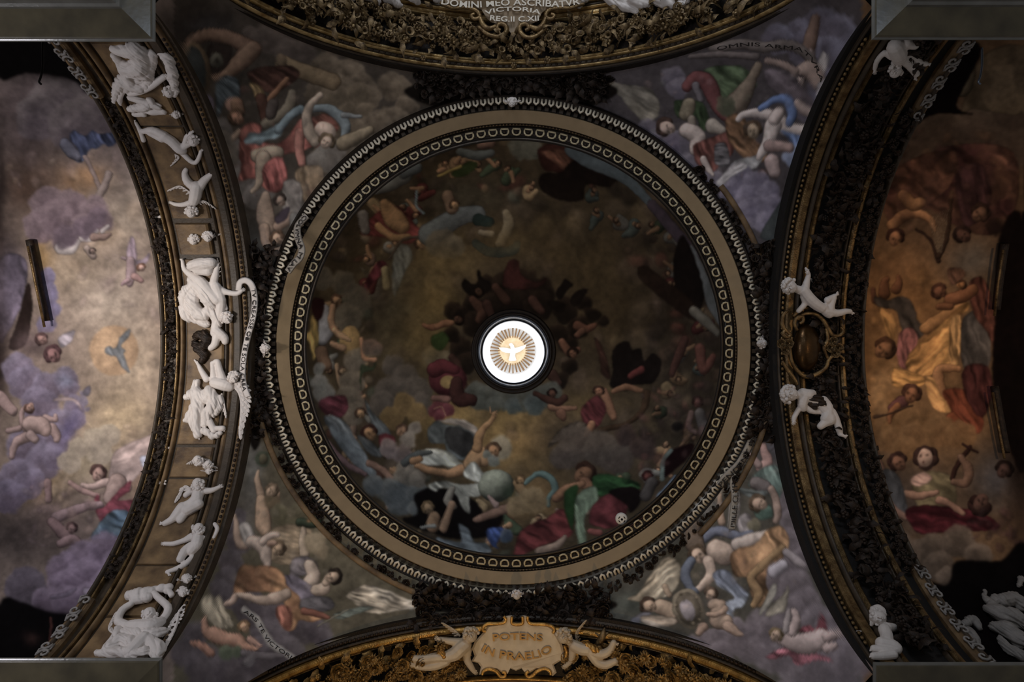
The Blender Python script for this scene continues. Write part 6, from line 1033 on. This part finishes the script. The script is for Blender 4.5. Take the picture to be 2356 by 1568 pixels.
dBn = lambda x, y: min(dPen(x, y), 13.56)
def banner(path, w, body, tp, size, lab):
    r_ = ribbon('banner', path, w, dBn, 4, 'stucco_mid', lab, 'banner', .6); text(body, tp, size, dBn, 8, 'letter_dark', r_)
banner('1655,1118 1672,1095 1700,1068 1722,1030 1738,990 1746,960', 19, 'PENDENT EX EA', '1660,1121 1678,1102 1706,1075 1729,1036 1745,995 1752,965', 12, 'pale winding banner lettered PENDENT crossing the dome ring at lower right')
banner('1684,1216 1688,1180 1692,1140 1688,1110 1696,1092', 19, 'MILLE CLYPEI', '1690,1212 1695,1180 1699,1140 1696,1112 1702,1098', 14, 'pale vertical banner lettered MILLE CLYPEI in the lower right spandrel')
banner('706,496 694,508 684,524 686,548 694,572 690,592 676,606 662,625', 17, 'COLVMNA M LAV', '701,494 688,506 679,526 680,550 688,570 684,588 670,602 658,620', 10, 'pale banner lettered COLVMNA beside the left edge of the dome ring')
fr = trim('ochre framing arcs with dark foliage between the dome ring and the painted spandrels')
for a0, a1 in ((98, 168), (12, 45), (-38, -8)):           # picture angles, 90 = down
    a0, a1 = (a0, a1) if a0 < a1 else (a1, a0); n = 60; mb = MB(); rows = []
    for i in range(n+1):
        a = math.radians(a0+(a1-a0)*i/n); rows.append([P(1181+r*math.cos(a), 800+r*math.sin(a), dPen(1181+r*math.cos(a), 800+r*math.sin(a))-h) for r, h in ((598, -.03), (599, .05), (603, .07), (606, .05), (611, .04), (613, -.03))])
    mb.grid(rows, cv=True); part('fillet', mb, 'stone', fr, smooth=True)
for i in range(280):
    a = math.radians(R.choice((R.uniform(98, 172), R.uniform(95, 175), R.uniform(4, 50), R.uniform(-45, -5), R.uniform(50, 90)))); r = R.uniform(584, 596); x, y = 1181+r*math.cos(a), 800+r*math.sin(a); k = R.choice(['leaf', 'berry', 'rose'])
    o = link('foliage_'+k, kme(k, 'bronze'), None, fr); o.matrix_basis = Matrix.Translation(P(x, y, dPen(x, y)-.04)) @ Matrix.Rotation(R.uniform(0, 6.3), 4, 'Z') @ Matrix.Rotation(R.uniform(-.6, .6), 4, 'X') @ Matrix.Scale(R.uniform(.4, .6), 4)
# --- loudspeaker/detector disc on the dome edge
dv = thing('round_detector', P(1430, 1193, 14.1), 'small white round detector on a bracket at the lower right dome rim', 'detector'); q0 = Vector(dv.location); k = 14.1/F
mb = MB(); mb.grid([[(r*k*math.cos(2*PI*j/24), r*k*math.sin(2*PI*j/24), z*k) for j in range(24)] for r, z in ((13.5, 6), (14, 0), (12, -3), (8, -4), (3, -4.5), (.01, -4.5))], cv=True); part('case', mb, 'device', dv, smooth=True)
mb = MB(); mb.ball((0, 0, -4.6*k), 2.8*k, 8, 4, (1, 1, .4)); part('sensor', mb, 'iron', dv)
for a in (.6, 2.5, 3.8, 5.6):
    mb = MB()
    for t in (-.25, 0, .25): mb.box((7.5*k*math.cos(a+t), 7.5*k*math.sin(a+t), -4.2*k), (.9*k, .9*k, .8*k))
    part('grille_slot', mb, 'iron', dv)
mb = MB(); mb.tube([(0, 0, 4*k), (-10*k, -9*k, 6*k), (-14*k, -16*k, 8*k)], 2*k, 6); part('bracket', mb, 'device', dv)

# --- bars and hooks in the side vaults
def bar(path, r, d_off, m_, lab, name, cat):
    pts = nums(path); root = thing(name, P(pts[0][0], pts[0][1], dV(*pts[0])-d_off), lab, cat); mb = MB(); o0 = Vector(root.location); pts = catmull(pts, 4) if len(pts) > 2 else pts
    mb.tube([Vector(P(x, y, dV(x, y)-d_off))-o0 for x, y in pts], r*13/F, 6); part('bar', mb, m_, root, smooth=True); return root, o0
for path, lab in (('68,552 86,640 106,738', 'dark tapering frame bar crossing the left vault clouds'), ('2312,560 2300,640 2292,712', 'dark gilt frame bar at the far right of the amber fresco'), ('2288,888 2300,960 2315,1040', 'lower dark gilt frame bar at the far right of the amber fresco')):
    root, o0 = bar(path, 9, .12, 'bronze', lab, 'frame_bar', 'frame'); pts = nums(path)
    mb = MB(); mb.tube([Vector(P(x-4, y+14, dV(x, y)-.24))-o0 for x, y in pts], 3*13/F, 5); part('gilt_edge', mb, 'gold_dull', root, smooth=True)
for x, y0, y1, lab, m_ in ((98, 102, 150, 'thin dark iron hook hanging in the upper left recess', 'iron'), (2259, 118, 150, 'thin shiny iron hook hanging in the upper right recess', 'steel')):
    root = thing('iron_hook', P(x, y0, 9.2), lab, 'hook'); o0 = Vector(root.location); mb = MB(); pts = catmull([(x, y0-8), (x, y1), (x-4, y1+26), (x-8, y1+38), (x-3, y1+44)], 5)
    mb.tube([Vector(P(a, b, 9.2))-o0 for a, b in pts], 2.4*9.2/F, 6); part('hook', mb, m_, root, smooth=True)

GR = {'stucco_putto': 'stucco putti on the arches', 'cherub_head': 'winged cherub heads', 'stucco_angel': 'large stucco angels', 'bow': 'small white bows in the left border', 'cornice': 'marble corner cornices', 'bronze_foliage': 'dark foliage clusters round the dome ring',
      'gilded_garland': 'gilded arch garlands', 'bronze_garland': 'dark bronze arch garlands', 'frame_bar': 'frame bars in the side vaults', 'iron_hook': 'iron hooks', 'banner': 'lettered banners', 'cartouche': 'lettered cartouches'}
for o in C.objects:
    b_ = o.name.split('.')[0]
    if o.parent is None and b_ in GR and o.get('category'): o['group'] = GR[b_]
print('TRIS', sum(sum(len(p.vertices)-2 for p in o.data.polygons) if o.data.users < 5 else 0 for o in C.objects if o.type == 'MESH'))
